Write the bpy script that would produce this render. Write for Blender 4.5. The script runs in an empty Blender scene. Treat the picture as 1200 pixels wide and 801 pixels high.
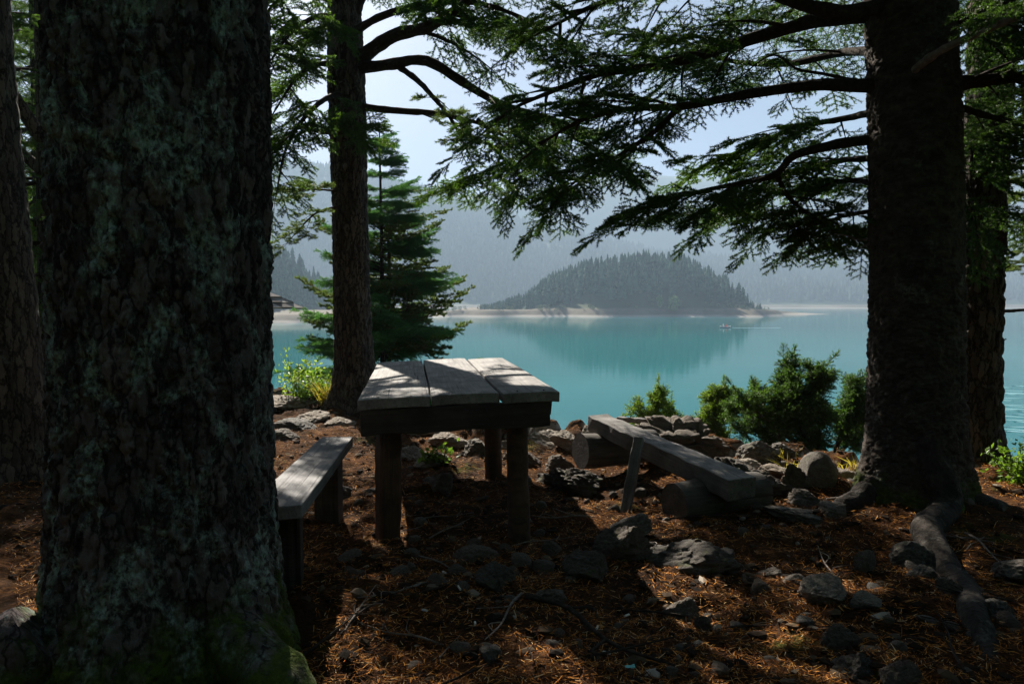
import bpy, math, random
import numpy as np
from mathutils import Vector, Matrix, Euler

rng = np.random.default_rng(11)
random.seed(5)
C = bpy.context.scene.collection
sc = bpy.context.scene
R = math.radians

# ------------------------------------------------------------------ camera, sky, sun, exposure
CAM_Z, PITCH, F = 1.2, R(3.33), 800.0           # F: focal length in pixels of the 1200 px wide photograph
cam = bpy.data.cameras.new("camera"); camo = bpy.data.objects.new("camera", cam); C.objects.link(camo)
cam.sensor_width = 36; cam.lens = 24; cam.clip_start = 0.05; cam.clip_end = 20000
camo.location = (0, 0, CAM_Z); camo.rotation_euler = (R(90) - PITCH, 0, 0)
sc.camera = camo

SUN_AZ, SUN_EL = -22.0, 34.5                     # degrees left of straight ahead, above the horizon
w = bpy.data.worlds.new("World"); sc.world = w; w.use_nodes = True
wn = w.node_tree
sky = wn.nodes.new("ShaderNodeTexSky"); sky.sky_type = 'NISHITA'; sky.sun_disc = False
sky.sun_elevation = R(SUN_EL); sky.sun_rotation = R(SUN_AZ); sky.air_density = 0.3; sky.dust_density = 0.5
wn.links.new(sky.outputs[0], wn.nodes["Background"].inputs[0])
wn.nodes["Background"].inputs[1].default_value = 0.05
sl = bpy.data.lights.new("sun", 'SUN'); sl.energy = 5.0; sl.angle = R(0.5); sl.color = (1.0, 0.93, 0.82)
so = bpy.data.objects.new("sun", sl); C.objects.link(so)
sd = Vector((math.sin(R(SUN_AZ)) * math.cos(R(SUN_EL)), math.cos(R(SUN_AZ)) * math.cos(R(SUN_EL)), math.sin(R(SUN_EL))))
so.rotation_euler = (-sd).to_track_quat('-Z', 'Y').to_euler(); so.location = (0, 0, 60)
vs = sc.view_settings
vs.view_transform = 'Standard'; vs.look = 'None'; vs.exposure = 2.0; vs.gamma = 1.0; vs.use_curve_mapping = False
sc.cycles.use_denoising = True
sc.cycles.max_bounces = 6; sc.cycles.diffuse_bounces = 3; sc.cycles.glossy_bounces = 2
sc.cycles.transmission_bounces = 3; sc.cycles.transparent_max_bounces = 4; sc.cycles.volume_bounces = 0
sc.cycles.caustics_reflective = False; sc.cycles.caustics_refractive = False

WATER_Z = -4.8

# ------------------------------------------------------------------ helpers
def P(px, py, d):
    """the point at depth Y = d that the photograph shows at pixel (px, py)"""
    x = (px - 600) / F; y = (400.5 - py) / F
    cy, cz = math.cos(PITCH) + y * math.sin(PITCH), -math.sin(PITCH) + y * math.cos(PITCH)
    k = d / cy
    return np.array((x * k, d, CAM_Z + cz * k))

def G(px, py, z=0.0):
    """the point on the level z seen at the pixel"""
    a = P(px, py, 1.0); k = (z - CAM_Z) / (a[2] - CAM_Z)
    return np.array((a[0] * k, k, z))

def h3(ix, iy, iz, s=0):
    n = (ix.astype(np.int64) * 374761393 + iy.astype(np.int64) * 668265263 + iz.astype(np.int64) * 2147483647 + s * 974711) & 0xffffffff
    n = ((n ^ (n >> 13)) * 1274126177) & 0xffffffff
    n = ((n ^ (n >> 16)) * 2246822519) & 0xffffffff
    return ((n ^ (n >> 15)) & 0xffffff) / 16777216.0

def vnoise(p, s=0):
    i = np.floor(p); f = p - i; f = f * f * (3 - 2 * f); i = i.astype(np.int64)
    r = 0
    for a in (0, 1):
        wa = f[:, 0] if a else 1 - f[:, 0]
        for b in (0, 1):
            wb = f[:, 1] if b else 1 - f[:, 1]
            for c in (0, 1):
                wc = f[:, 2] if c else 1 - f[:, 2]
                r = r + wa * wb * wc * h3(i[:, 0] + a, i[:, 1] + b, i[:, 2] + c, s)
    return r

def fbm(p, o=4, s=0):
    a, t, r = 0.5, 0, 0
    for k in range(o):
        r = r + a * (vnoise(p, s + k) - .5); t += a; p = p * 2.03 + 7.1; a *= .5
    return r / t

def worley(p, s=0):
    i = np.floor(p).astype(np.int64); f1 = np.full(len(p), 9.); f2 = np.full(len(p), 9.)
    for a in (-1, 0, 1):
        for b in (-1, 0, 1):
            for c in (-1, 0, 1):
                x, y, z = i[:, 0] + a, i[:, 1] + b, i[:, 2] + c
                d = np.sqrt((x + h3(x, y, z, s) - p[:, 0]) ** 2 + (y + h3(x, y, z, s + 1) - p[:, 1]) ** 2 + (z + h3(x, y, z, s + 2) - p[:, 2]) ** 2)
                m = d < f1
                f2 = np.where(m, f1, np.minimum(f2, d)); f1 = np.where(m, d, f1)
    return f1, f2

def nrm(v):
    return v / np.maximum(np.linalg.norm(v, axis=-1, keepdims=True), 1e-9)

def smoothstep(a, b, x):
    t = np.clip((x - a) / (b - a), 0, 1); return t * t * (3 - 2 * t)

class MB:
    def __init__(s): s.v = []; s.f = []; s.n = 0
    def add(s, V, Fs, m=0):
        V = np.asarray(V, float).reshape(-1, 3); Fs = np.asarray(Fs, np.int64)
        if len(V) == 0: return
        s.v.append(V); s.f.append((Fs + s.n, m)); s.n += len(V)
    def box(s, c, size, M=None, m=0, jit=0.0):
        q = np.array([[x, y, z] for x in (-.5, .5) for y in (-.5, .5) for z in (-.5, .5)]) * np.array(size)
        if jit: q = q + rng.uniform(-jit, jit, q.shape)
        if M is not None: q = q @ np.asarray(M, float).T
        s.add(q + np.array(c), [[0, 1, 3, 2], [4, 6, 7, 5], [0, 4, 5, 1], [2, 3, 7, 6], [0, 2, 6, 4], [1, 5, 7, 3]], m)
    def mesh(s, name, mats, smooth=True):
        me = bpy.data.meshes.new(name)
        V = np.concatenate(s.v) if s.v else np.zeros((0, 3))
        me.vertices.add(len(V)); me.vertices.foreach_set("co", V.astype(np.float32).ravel())
        nl = sum(f.size for f, _ in s.f); npoly = sum(len(f) for f, _ in s.f)
        me.loops.add(nl); me.polygons.add(npoly)
        me.loops.foreach_set("vertex_index", np.concatenate([f.ravel() for f, _ in s.f]).astype(np.int32))
        ln = np.concatenate([np.full(len(f), f.shape[1]) for f, _ in s.f]); st = np.concatenate([[0], np.cumsum(ln)[:-1]])
        me.polygons.foreach_set("loop_start", st.astype(np.int32))
        me.polygons.foreach_set("material_index", np.concatenate([np.full(len(f), m) for f, m in s.f]).astype(np.int32))
        me.polygons.foreach_set("use_smooth", np.full(npoly, smooth))
        for m in (mats if isinstance(mats, (list, tuple)) else [mats]): me.materials.append(m)
        me.update(calc_edges=True); me.validate()
        return me
    def build(s, name, mats, parent=None, smooth=True):
        o = bpy.data.objects.new(name, s.mesh(name, mats, smooth)); C.objects.link(o)
        if parent is not None: o.parent = parent
        return o

def tag(o, label=None, cat=None, group=None, kind=None):
    if label: o["label"] = label
    if cat: o["category"] = cat
    if group: o["group"] = group
    if kind: o["kind"] = kind
    return o

def thing(name, label, cat, loc=(0, 0, 0), group=None, rot=(0, 0, 0)):
    o = bpy.data.objects.new(name, None); C.objects.link(o); o.empty_display_size = .1
    o.location = [float(c) for c in loc]; o.rotation_euler = rot
    return tag(o, label, cat, group)

def copy_tree(o, parent=None):
    c = o.copy(); C.objects.link(c)
    if parent is not None: c.parent = parent
    for ch in list(o.children): copy_tree(ch, c)
    return c

def bevel(o, wd=.006, seg=2):
    m = o.modifiers.new("bevel", 'BEVEL'); m.width = wd; m.segments = seg; m.limit_method = 'ANGLE'; m.angle_limit = R(35)
    return o

def resample(pts, n):
    """smooth curve through the points (Catmull-Rom), n samples evenly by parameter"""
    p = np.asarray(pts, float); k = len(p)
    if k == 2: return p[0] + (p[1] - p[0]) * np.linspace(0, 1, n)[:, None]
    q = np.vstack([2 * p[0] - p[1], p, 2 * p[-1] - p[-2]])
    L = np.concatenate([[0], np.cumsum(np.linalg.norm(np.diff(p, axis=0), axis=1))]); t = np.linspace(0, L[-1], n)
    i = np.clip(np.searchsorted(L, t, 'right') - 1, 0, k - 2); u = ((t - L[i]) / (L[i + 1] - L[i]))[:, None]
    a, b, c, d = q[i], q[i + 1], q[i + 2], q[i + 3]
    return .5 * (2 * b + (c - a) * u + (2 * a - 5 * b + 4 * c - d) * u ** 2 + (3 * b - a - 3 * c + d) * u ** 3)

def frames(p):
    t = nrm(np.gradient(p, axis=0)); n = len(p); u = np.zeros((n, 3))
    a = np.array((0, 0, 1.)) if abs(t[0, 2]) < .9 else np.array((1., 0, 0))
    u[0] = nrm(a - t[0] * (a @ t[0]))
    for i in range(1, n): u[i] = nrm(u[i - 1] - t[i] * (u[i - 1] @ t[i]))
    return t, u, np.cross(t, u)

def tube(p, r, k=8, cap=True, bump=0.0, seed=0):
    p = np.asarray(p, float); n = len(p); r = np.broadcast_to(np.asarray(r, float), (n,))
    t, u, v = frames(p); a = np.linspace(0, 2 * np.pi, k, endpoint=False)
    rr = r[:, None] * np.ones(k)
    V = p[:, None] + (u[:, None] * np.cos(a)[None, :, None] + v[:, None] * np.sin(a)[None, :, None]) * rr[..., None]
    if bump:
        d = fbm(V.reshape(-1, 3) * np.array((1, 1, 1)) / (r.max() * 1.1) + seed * 3.7, 3).reshape(n, k)
        V = V + (V - p[:, None]) * (d * bump)[..., None]
    V = V.reshape(-1, 3)
    i = np.arange(n - 1)[:, None] * k; j = np.arange(k)[None]; j2 = (j + 1) % k
    Fq = np.stack([i + j, i + j2, i + k + j2, i + k + j], -1).reshape(-1, 4)
    out = [(V, Fq)]
    if cap:
        for e, base in ((0, 0), (n - 1, (n - 1) * k)):
            Vc = np.vstack([V[base:base + k], p[e]]); jj = np.arange(k)
            Fc = np.stack([jj, (jj + 1) % k, np.full(k, k)], -1)
            if e == 0: Fc = Fc[:, ::-1]
            out.append((Vc, Fc))
    return out

def add_tube(mb, p, r, k=8, m=0, cap=True, bump=0.0, seed=0):
    for V, Fx in tube(p, r, k, cap, bump, seed): mb.add(V, Fx, m)

# ------------------------------------------------------------------ materials
class NT:
    def __init__(s, name, rough=.8, spec=.3):
        s.m = bpy.data.materials.new(name); s.m.use_nodes = True; s.t = s.m.node_tree
        s.b = s.t.nodes["Principled BSDF"]; s.out = s.t.nodes["Material Output"]
        s.b.inputs["Roughness"].default_value = rough; s.b.inputs["Specular IOR Level"].default_value = spec
    def n(s, typ, **kw):
        x = s.t.nodes.new("ShaderNode" + typ)
        for k, v in kw.items():
            k2 = k.replace("_", " ")
            key = next((i for i in x.inputs.keys() if i.lower() == k2.lower()), None)
            if key is None: setattr(x, k, v)
            elif hasattr(v, "default_value") and hasattr(v, "is_output"): s.t.links.new(v, x.inputs[key])
            else: x.inputs[key].default_value = v
        return x
    def l(s, a, b): s.t.links.new(a, b)
    def co(s, kind="Object", scale=(1, 1, 1)):
        if kind == "Position": src = s.n("NewGeometry").outputs["Position"]
        else: src = s.n("TexCoord").outputs[kind]
        mp = s.n("Mapping"); s.l(src, mp.inputs[0]); mp.inputs["Scale"].default_value = scale
        return mp.outputs[0]
    def noise(s, co, scale, detail=4, rough=.55, dist=0.0):
        x = s.n("TexNoise"); s.l(co, x.inputs["Vector"])
        x.inputs["Scale"].default_value = scale; x.inputs["Detail"].default_value = detail
        x.inputs["Roughness"].default_value = rough; x.inputs["Distortion"].default_value = dist
        return x.outputs["Fac"]
    def ramp(s, fac, stops):
        x = s.n("ValToRGB"); s.l(fac, x.inputs[0]); e = x.color_ramp.elements
        while len(e) < len(stops): e.new(.5)
        for el, (p_, c) in zip(e, stops):
            el.position = p_; el.color = (*c, 1) if isinstance(c, (tuple, list)) else (c, c, c, 1)
        return x.outputs["Color"]
    def mix(s, fac, a, b, mode='MIX'):
        x = s.n("Mix"); x.data_type = 'RGBA'; x.blend_type = mode
        for sock, v in ((x.inputs[0], fac), (x.inputs[6], a), (x.inputs[7], b)):
            if hasattr(v, "is_output"): s.l(v, sock)
            elif isinstance(v, (tuple, list)): sock.default_value = (*v, 1)
            else: sock.default_value = v
        return x.outputs[2]
    def math(s, op, a, b=0.0):
        x = s.n("Math"); x.operation = op
        for sock, v in zip(x.inputs, (a, b)):
            if hasattr(v, "is_output"): s.l(v, sock)
            else: sock.default_value = v
        return x.outputs[0]
    def color(s, c):
        if hasattr(c, "is_output"): s.l(c, s.b.inputs["Base Color"])
        else: s.b.inputs["Base Color"].default_value = (*c, 1)
    def bump(s, h, strength=.5, dist=.01, prev=None):
        x = s.n("Bump"); s.l(h, x.inputs["Height"]); x.inputs["Strength"].default_value = strength; x.inputs["Distance"].default_value = dist
        if prev is not None: s.l(prev, x.inputs["Normal"])
        s.l(x.outputs[0], s.b.inputs["Normal"]); return x.outputs[0]

def m_bark(name, dark, light, lichen=None, lich_amt=.5, moss_h=None, vs_=(14, 14, 4), plates=None):
    a = NT(name, .95, .15)
    co = a.co("Position", vs_)
    n1 = a.noise(co, 1.0, 6, .65, .4); n2 = a.noise(a.co("Position", (40, 40, 40)), 1.0, 5, .7)
    c = a.ramp(n1, [(.32, dark), (.68, light)])
    c = a.mix(a.ramp(n2, [(.3, .0), (.7, .55)]), c, tuple(x * .35 for x in dark))
    if plates:
        wob = a.n("VectorMath"); wob.operation = 'ADD'; nz_ = a.n("TexNoise"); a.l(a.co("Position", (9, 9, 5)), nz_.inputs["Vector"]); nz_.inputs["Detail"].default_value = 4
        a.l(a.co("Position", plates), wob.inputs[0]); a.l(nz_.outputs["Color"], wob.inputs[1])
        vo = a.n("TexVoronoi"); vo.feature = 'DISTANCE_TO_EDGE'; a.l(wob.outputs[0], vo.inputs["Vector"]); vo.inputs["Scale"].default_value = 1.0
        vc = a.n("TexVoronoi"); a.l(wob.outputs[0], vc.inputs["Vector"]); vc.inputs["Scale"].default_value = 1.0
        c = a.mix(a.math('MULTIPLY', a.n("SeparateXYZ", Vector=vc.outputs["Color"]).outputs[0], .6), c, tuple(min(1, x * 1.9) for x in light))
        edge_ = a.ramp(vo.outputs["Distance"], [(.02, .85), (.15, .0)]); c = a.mix(edge_, c, tuple(x * .22 for x in dark))
    if lichen:
        p1 = a.noise(a.co("Position", (7, 7, 4.5)), 1.0, 6, .72, .6); p2 = a.noise(a.co("Position", (55, 55, 45)), 1.0, 4, .7)
        f = a.math('MULTIPLY', a.ramp(p1, [(lich_amt, 0.), (lich_amt + .1, 1.)]), a.ramp(p2, [(.38, 0.), (.6, 1.)]))
        c = a.mix(f, c, lichen)
    if moss_h:
        z = a.n("SeparateXYZ"); a.l(a.co("Position"), z.inputs[0])
        nz = a.noise(a.co("Position", (9, 9, 9)), 1.0, 5, .7)
        h = a.math('SUBTRACT', a.math('MULTIPLY', nz, moss_h * 2.2), z.outputs[2])
        f = a.ramp(h, [(0.0 + moss_h * .35, 0.), (moss_h * .35 + .16, 1.)])
        c = a.mix(f, c, a.ramp(n2, [(.3, (.022, .035, .007)), (.7, (.10, .135, .02))]))
    a.color(c)
    b = a.bump(n1, .9, .02); b = a.bump(n2, .9, .008, b)
    if plates: a.bump(vo.outputs['Distance'], .8, .012, b)
    return a.m

def m_wood(name, dark, light, crack=(.03, .027, .025), gs=(1.6, 38, 38)):
    a = NT(name, .8, .25)
    co = a.co("Object", gs)
    g = a.noise(co, 1.0, 8, .6, 1.2); g2 = a.noise(a.co("Object", (gs[0] * .6, gs[1] * 2.2, gs[2] * 2.2)), 1.0, 4, .6, .5)
    st = a.noise(a.co("Object", (5, 7, 7)), 1.0, 5, .65)
    c = a.ramp(g, [(.25, dark), (.72, light)])
    c = a.mix(a.ramp(st, [(.38, .0), (.72, .75)]), c, tuple(x * .45 for x in dark))
    c = a.mix(a.ramp(g2, [(.28, 1.0), (.40, .0)]), c, crack)
    a.color(c)
    b = a.bump(g, .5, .004); a.bump(a.ramp(g2, [(.25, 0.), (.45, 1.)]), .6, .005, b)
    return a.m

def m_needle(name, c0, c1, trans=.45, gloss=.35):
    a = NT(name, .5, gloss)
    rnd = a.n("NewGeometry").outputs["Random Per Island"]
    pn = a.noise(a.co("Position", (2.6, 2.6, 2.6)), 1.0, 2, .5)
    c = a.ramp(a.math('ADD', a.math('MULTIPLY', rnd, .6), a.math('MULTIPLY', a.math('SUBTRACT', pn, .3), .9)), [(.05, c0), (.85, c1)])
    a.color(c)
    tr = a.n("BsdfTranslucent")
    a.l(a.mix(1.0, c, (1.35, 1.5, .62), 'MULTIPLY'), tr.inputs[0])
    mx = a.n("MixShader"); mx.inputs[0].default_value = trans
    a.l(a.b.outputs[0], mx.inputs[1]); a.l(tr.outputs[0], mx.inputs[2]); a.l(mx.outputs[0], a.out.inputs[0])
    return a.m

def m_rock(name, dark, light, moss=0.0):
    a = NT(name, .9, .25)
    co = a.co("Object")
    n1 = a.noise(co, 5.0, 7, .65, .3); n2 = a.noise(co, 34.0, 5, .7); n3 = a.noise(a.co("Object", (1, 1, 4)), 7.0, 5, .6, .8)
    c = a.ramp(n1, [(.3, dark), (.7, light)])
    c = a.mix(a.ramp(n3, [(.42, .0), (.5, .6), (.56, 0.)]), c, tuple(x * .4 for x in dark))
    c = a.mix(a.ramp(n2, [(.52, .0), (.7, .55)]), c, tuple(min(1, x * 1.45) for x in light))
    rn = a.n("ObjectInfo").outputs["Random"]
    c = a.mix(a.ramp(rn, [(0, .0), (1, .6)]), c, a.mix(.5, c, (.16, .10, .055), 'MIX'))
    if moss:
        c = a.mix(a.ramp(a.noise(co, 3.2, 5, .7), [(.56, 0.), (.66, moss)]), c, (.09, .11, .02))
    a.color(c)
    b = a.bump(n1, .7, .03); a.bump(n2, .7, .008, b)
    return a.m

def m_plain(name, c, rough=.6, spec=.3):
    a = NT(name, rough, spec)
    n = a.noise(a.co("Object", (9, 9, 9)), 1.0, 4, .6)
    a.color(a.mix(a.ramp(n, [(.3, 0.), (.75, .5)]), c, tuple(x * .6 for x in c))); return a.m

BARK_BIG = m_bark("bark_lichen", (.03, .026, .027), (.12, .098, .095), (.30, .38, .33), .50, .36, (17, 17, 5), (21, 21, 7))
BARK = m_bark("bark_spruce", (.030, .025, .021), (.10, .078, .062), (.16, .18, .15), .60, None, (22, 22, 7), (24, 24, 5.5))
BARK_FIR = m_bark("bark_fir", (.035, .030, .026), (.13, .105, .085), (.20, .20, .17), .58, .30, (13, 13, 24))
BARK_PINE = m_bark("bark_pine", (.08, .045, .025), (.25, .13, .06), None, .6, None, (16, 16, 8))
TWIG = m_bark("twig_bark", (.028, .022, .018), (.085, .066, .05), None, .6, None, (30, 30, 30))
PALE_TWIG = m_bark("pale_dead_bark", (.16, .13, .11), (.36, .31, .27), None, .6, None, (30, 30, 30))
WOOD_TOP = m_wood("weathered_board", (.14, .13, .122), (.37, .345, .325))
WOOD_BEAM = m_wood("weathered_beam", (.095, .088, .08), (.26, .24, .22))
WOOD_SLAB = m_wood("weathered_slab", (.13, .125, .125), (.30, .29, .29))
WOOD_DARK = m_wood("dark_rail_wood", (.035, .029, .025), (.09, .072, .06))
WOOD_LEG = m_wood("leg_wood", (.045, .03, .022), (.16, .085, .05), gs=(30, 30, 2))
WOOD_LEG_X = m_wood('leg_wood_square', (.045, .03, .022), (.17, .085, .05))
NAIL = NT('nail_iron', .5, .5); NAIL.color((.05, .035, .03)); NAIL = NAIL.m
WOOD_LOG = m_wood("log_wood", (.055, .047, .04), (.17, .15, .13))
NEEDLE_FIR = m_needle("fir_needles", (.022, .05, .02), (.075, .13, .036), .48)
NEEDLE_BRIGHT = m_needle("fresh_needles", (.035, .075, .018), (.10, .17, .035), .5)
NEEDLE_SPRUCE = m_needle("young_spruce_needles", (.03, .10, .042), (.10, .24, .075), .48)
NEEDLE_PINE = m_needle("pine_needles", (.045, .075, .02), (.13, .17, .05), .45)
NEEDLE_JUN = m_needle("juniper_needles", (.026, .07, .022), (.10, .17, .042), .45)
NEEDLE_YEL = m_needle("yellow_green_needles", (.06, .12, .015), (.19, .26, .03), .5)
LEAF = m_needle("shrub_leaf", (.11, .17, .04), (.30, .36, .11), .5)
LEAF_DK = m_needle("low_leaf", (.05, .10, .02), (.16, .24, .04), .45)
STRAW = m_needle("dry_grass", (.20, .15, .04), (.42, .32, .08), .4)
ROCK = m_rock("grey_stone", (.06, .054, .047), (.22, .20, .175), .35)
ROCK_DK = m_rock("dark_stone", (.04, .036, .032), (.14, .125, .11), .5)
ROCK_TAN = m_rock("tan_stone", (.17, .14, .11), (.40, .35, .29))

# ------------------------------------------------------------------ near ground
EX = np.array([-14, -8, -5.6, -4.2, -3.2, -2.4, -1.6, -.9, -.3, .4, 1.2, 1.9, 2.8, 4, 6, 12.])
EY = np.array([18, 15.5, 14, 10.6, 9.0, 8.35, 8.1, 7.5, 6.7, 6.25, 5.95, 5.7, 5.0, 4.5, 3.6, 2.])
def gz(x, y, fine=True):
    x = np.atleast_1d(np.asarray(x, float)); y = np.atleast_1d(np.asarray(y, float))
    p = np.stack([x, y, np.zeros_like(x)], -1)
    e = np.interp(x, EX, EY) + .35 * fbm(p * .9 + 3, 3) * 2
    over = y - e
    z = .16 * fbm(p * .55, 3, 5)
    z = z * smoothstep(.8, 2.5, np.hypot(x - .1, (y - 3.6) * .8)) if False else z * .6
    z = z - np.where(over > 0, over * .62 + .12 * np.minimum(over, 1.5) ** 2, 0)
    z = z + .05 * smoothstep(-.9, -.15, over) * (1 - smoothstep(0, .3, over))
    z = z - .16 * smoothstep(2.4, 4.5, x) * smoothstep(5, 2.5, y)
    z = z + .10 * np.exp(-((x - 2.3) ** 2 + (y - 4.0) ** 2) / .5) + .07 * np.exp(-((x + 1.35) ** 2 + (y - 2.6) ** 2) / .5)
    if fine:
        rk = smoothstep(-1.3, -.3, over)
        f1, f2 = worley(p * np.array((2.6, 3.6, 1)) + .3 * fbm(p * 2, 2)[:, None], 9)
        cell = h3(*[np.floor(q).astype(np.int64) for q in (p * np.array((2.6, 3.6, 1))).T], 4)
        z = z + rk * (.10 * smoothstep(.02, .25, f2 - f1) - .05)
        z = z + .10 * fbm(p * 2.6, 4, 2) + .05 * (np.abs(fbm(p * 6.5, 4, 8)) * 1.8 - .25) + .03 * fbm(p * 14, 3, 6)
    return z
def gz1(x, y): return float(gz(x, y)[0])

def grid(xs, ys, zf):
    X, Y = np.meshgrid(xs, ys); V = np.stack([X.ravel(), Y.ravel(), zf(X.ravel(), Y.ravel())], -1)
    nx, ny = len(xs), len(ys); i = np.arange(ny - 1)[:, None] * nx; j = np.arange(nx - 1)[None]
    return V, np.stack([i + j, i + j + 1, i + nx + j + 1, i + nx + j], -1).reshape(-1, 4)

def warp(a, b, lo, hi, st, big):
    """fine steps between lo and hi, growing steps out to a and b"""
    mid = list(np.arange(lo, hi, st)); L, s, x = [], st, lo
    while x > a: s = min(s * 1.25, big); x -= s; L.append(x)
    s, x, Rr = st, mid[-1], []
    while x < b: s = min(s * 1.25, big); x += s; Rr.append(x)
    return np.array(L[::-1] + mid + Rr)

a = NT("forest_floor", 1.0, .03)
geo = a.n("NewGeometry"); pos = a.co("Position")
n1 = a.noise(pos, 2.2, 5, .6); n2 = a.noise(pos, 60, 4, .7); n3 = a.noise(a.co("Position", (1, 1.6, 1)), 22, 5, .7, 1.5)
soil = a.ramp(n2, [(.3, (.010, .007, .005)), (.7, (.042, .027, .017))])
ndl = a.ramp(n3, [(.3, (.020, .010, .006)), (.5, (.10, .042, .015)), (.72, (.26, .11, .03))])
c = a.mix(a.ramp(n1, [(.38, .10), (.62, .75)]), soil, ndl)
sn = a.n("SeparateXYZ"); a.l(geo.outputs["Normal"], sn.inputs[0])
rockc = a.ramp(a.noise(pos, 9, 6, .7), [(.3, (.11, .10, .085)), (.7, (.33, .30, .26))])
c = a.mix(a.ramp(sn.outputs[2], [(.50, 1.), (.72, .0)]), c, rockc)
c = a.mix(a.ramp(a.noise(pos, 1.4, 5, .7, .5), [(.60, 0.), (.68, .7)]), c, (.085, .10, .022))
a.color(c); b = a.bump(n3, .8, .02); a.bump(n2, .8, .008, b)
GROUND = a.m
V, Fq = grid(warp(-45, 45, -3.4, 4.0, .024, 2.5), warp(-40, 40, 1.5, 8.8, .024, 2.5), gz)
mb = MB(); mb.add(V, Fq); tag(mb.build("ground", GROUND), kind="structure")

# ------------------------------------------------------------------ lake, island, far shore, mountains
a = NT("lake_water", .06, .07); a.b.inputs["IOR"].default_value = 1.33
pos = a.co("Position", (.10, .55, 1))
wv = a.noise(pos, 1.0, 3, .5); wv2 = a.noise(a.co("Position", (.9, 3.2, 1)), 1.0, 2, .5)
pat = a.noise(a.co("Position", (.006, .012, 1)), 1.0, 4, .55)
a.color(a.ramp(pat, [(.32, (.001, .082, .092)), (.68, (.001, .138, .14))]))
b = a.bump(wv, .16, .06); a.bump(wv2, .08, .03, b)
WATER = a.m
mb = MB(); Vw, Fw = grid(np.linspace(-1600, 1600, 33), np.linspace(-60, 2600, 28), lambda x, y: np.full_like(x, WATER_Z))
mb.add(Vw, Fw); tag(mb.build("lake_water", WATER), kind="structure")

def m_shore(name, under, bare_h, rough_scale=.15):
    a = NT(name, .95, .1)
    z = a.n("SeparateXYZ"); a.l(a.co("Position"), z.inputs[0])
    nz = a.noise(a.co("Position", (rough_scale,) * 3), 1.0, 5, .7)
    h = a.math('SUBTRACT', z.outputs[2], WATER_Z)
    c = a.mix(a.ramp(nz, [(.35, 0.), (.65, 1.)]), (.10, .085, .06), (.17, .145, .11))
    hn = a.math('ADD', h, a.math('MULTIPLY', a.math('SUBTRACT', nz, .5), bare_h * .7))
    c = a.mix(a.ramp(a.math('DIVIDE', hn, bare_h * 1.2), [(.8, 0.), (1., 1.)]), c, under)
    c = a.mix(a.ramp(a.math('DIVIDE', h, 3.0), [(.16, 1.), (.30, 0.)]), c, (.28, .25, .22))
    a.color(c); return a.m

SHORE_I = m_shore("island_soil", (.045, .06, .03), 3.2, .12)
SHORE_M = m_shore("mountain_soil", (.035, .055, .03), 3.0, .03)

def prof(pts, D, dz):
    xs = np.array([(p[0] - 600) / F * D for p in pts]); zs = np.array([CAM_Z + (354 - p[1]) / F * D - dz for p in pts])
    return lambda x: np.interp(x, xs, zs)

# wooded island
isl = prof([(520, 362), (566, 360), (585, 352), (610, 338), (650, 318), (700, 302), (745, 294), (770, 292), (800, 297), (840, 312), (868, 330), (888, 352), (905, 360), (980, 362)], 318, 11.5)
def z_isl(x, y):
    shore = 282 + 4 * np.sin(x * .11) + 3 * np.sin(x * .29 + 1) + 55 * smoothstep(98, 150, x)
    t = y - shore
    n = fbm(np.stack([x, y, 0 * x], -1) * .09, 4) * 3.2
    lip = 2.9 * smoothstep(0, 9, t) * smoothstep(-38, -24, x) * smoothstep(165, 110, x)
    hill = np.maximum(isl(x) - WATER_Z - 2.6, 0) * smoothstep(4, 42, t) * (1 - smoothstep(60, 130, t))
    return np.where(t < 0, WATER_Z - .5 + .12 * t, WATER_Z - .1 + lip + hill + n * smoothstep(6, 25, t) * smoothstep(0, 4, hill))
V, Fq = grid(np.linspace(-50, 175, 190), np.linspace(270, 420, 120), z_isl)
mb = MB(); mb.add(V, Fq); tag(mb.build("island_hill", SHORE_I), kind="structure")

# mountains: one slope behind the lake, one ridge further back, a nearer spur at the left
pB = prof([(-400, 120), (0, 160), (300, 178), (400, 195), (497, 221), (567, 243), (650, 268), (760, 292), (860, 306), (1000, 312), (1200, 306), (1700, 260)], 1150, 10)
def z_B(x, y):
    s = 690 + 18 * np.sin(x * .013) + 9 * np.sin(x * .05)
    t = y - s; p = np.stack([x, y, 0 * x], -1)
    r = pB(x) - WATER_Z
    z = WATER_Z - 1 + 4.2 * smoothstep(0, 20, t) + r * smoothstep(10, 480, t) ** .8 - 4 + fbm(p * .008, 5) * .16 * r * smoothstep(30, 200, t) * (1 - .7 * smoothstep(350, 460, t))
    return np.where(t < 0, WATER_Z - 3, np.maximum(z, WATER_Z - 1 + 4 * smoothstep(0, 20, t))) - np.maximum(y - 1180, 0) * .35
V, Fq = grid(np.linspace(-1300, 1500, 180), np.linspace(660, 1420, 100), z_B)
mb = MB(); mb.add(V, Fq); tag(mb.build("mountain_slope", SHORE_M), kind="structure")
pA = prof([(-600, 200), (300, 222), (500, 236), (600, 224), (680, 212), (740, 206), (880, 212), (1000, 207), (1200, 190), (1800, 210)], 1650, 4)
def z_A(x, y):
    p = np.stack([x, y, 0 * x], -1)
    return WATER_Z + (pA(x) - WATER_Z) * smoothstep(1150, 1650, y) * (1 + .10 * fbm(p * .006, 4) * smoothstep(1640, 1500, y)) - np.maximum(y - 1660, 0) * .4
V, Fq = grid(np.linspace(-1500, 1500, 120), np.linspace(1150, 1900, 60), z_A)
mb = MB(); mb.add(V, Fq); tag(mb.build("mountain_ridge", SHORE_M), kind="structure")
pC = prof([(-600, 180), (0, 225), (200, 262), (316, 288), (350, 318), (385, 352), (400, 362), (520, 366)], 290, 9)
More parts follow.
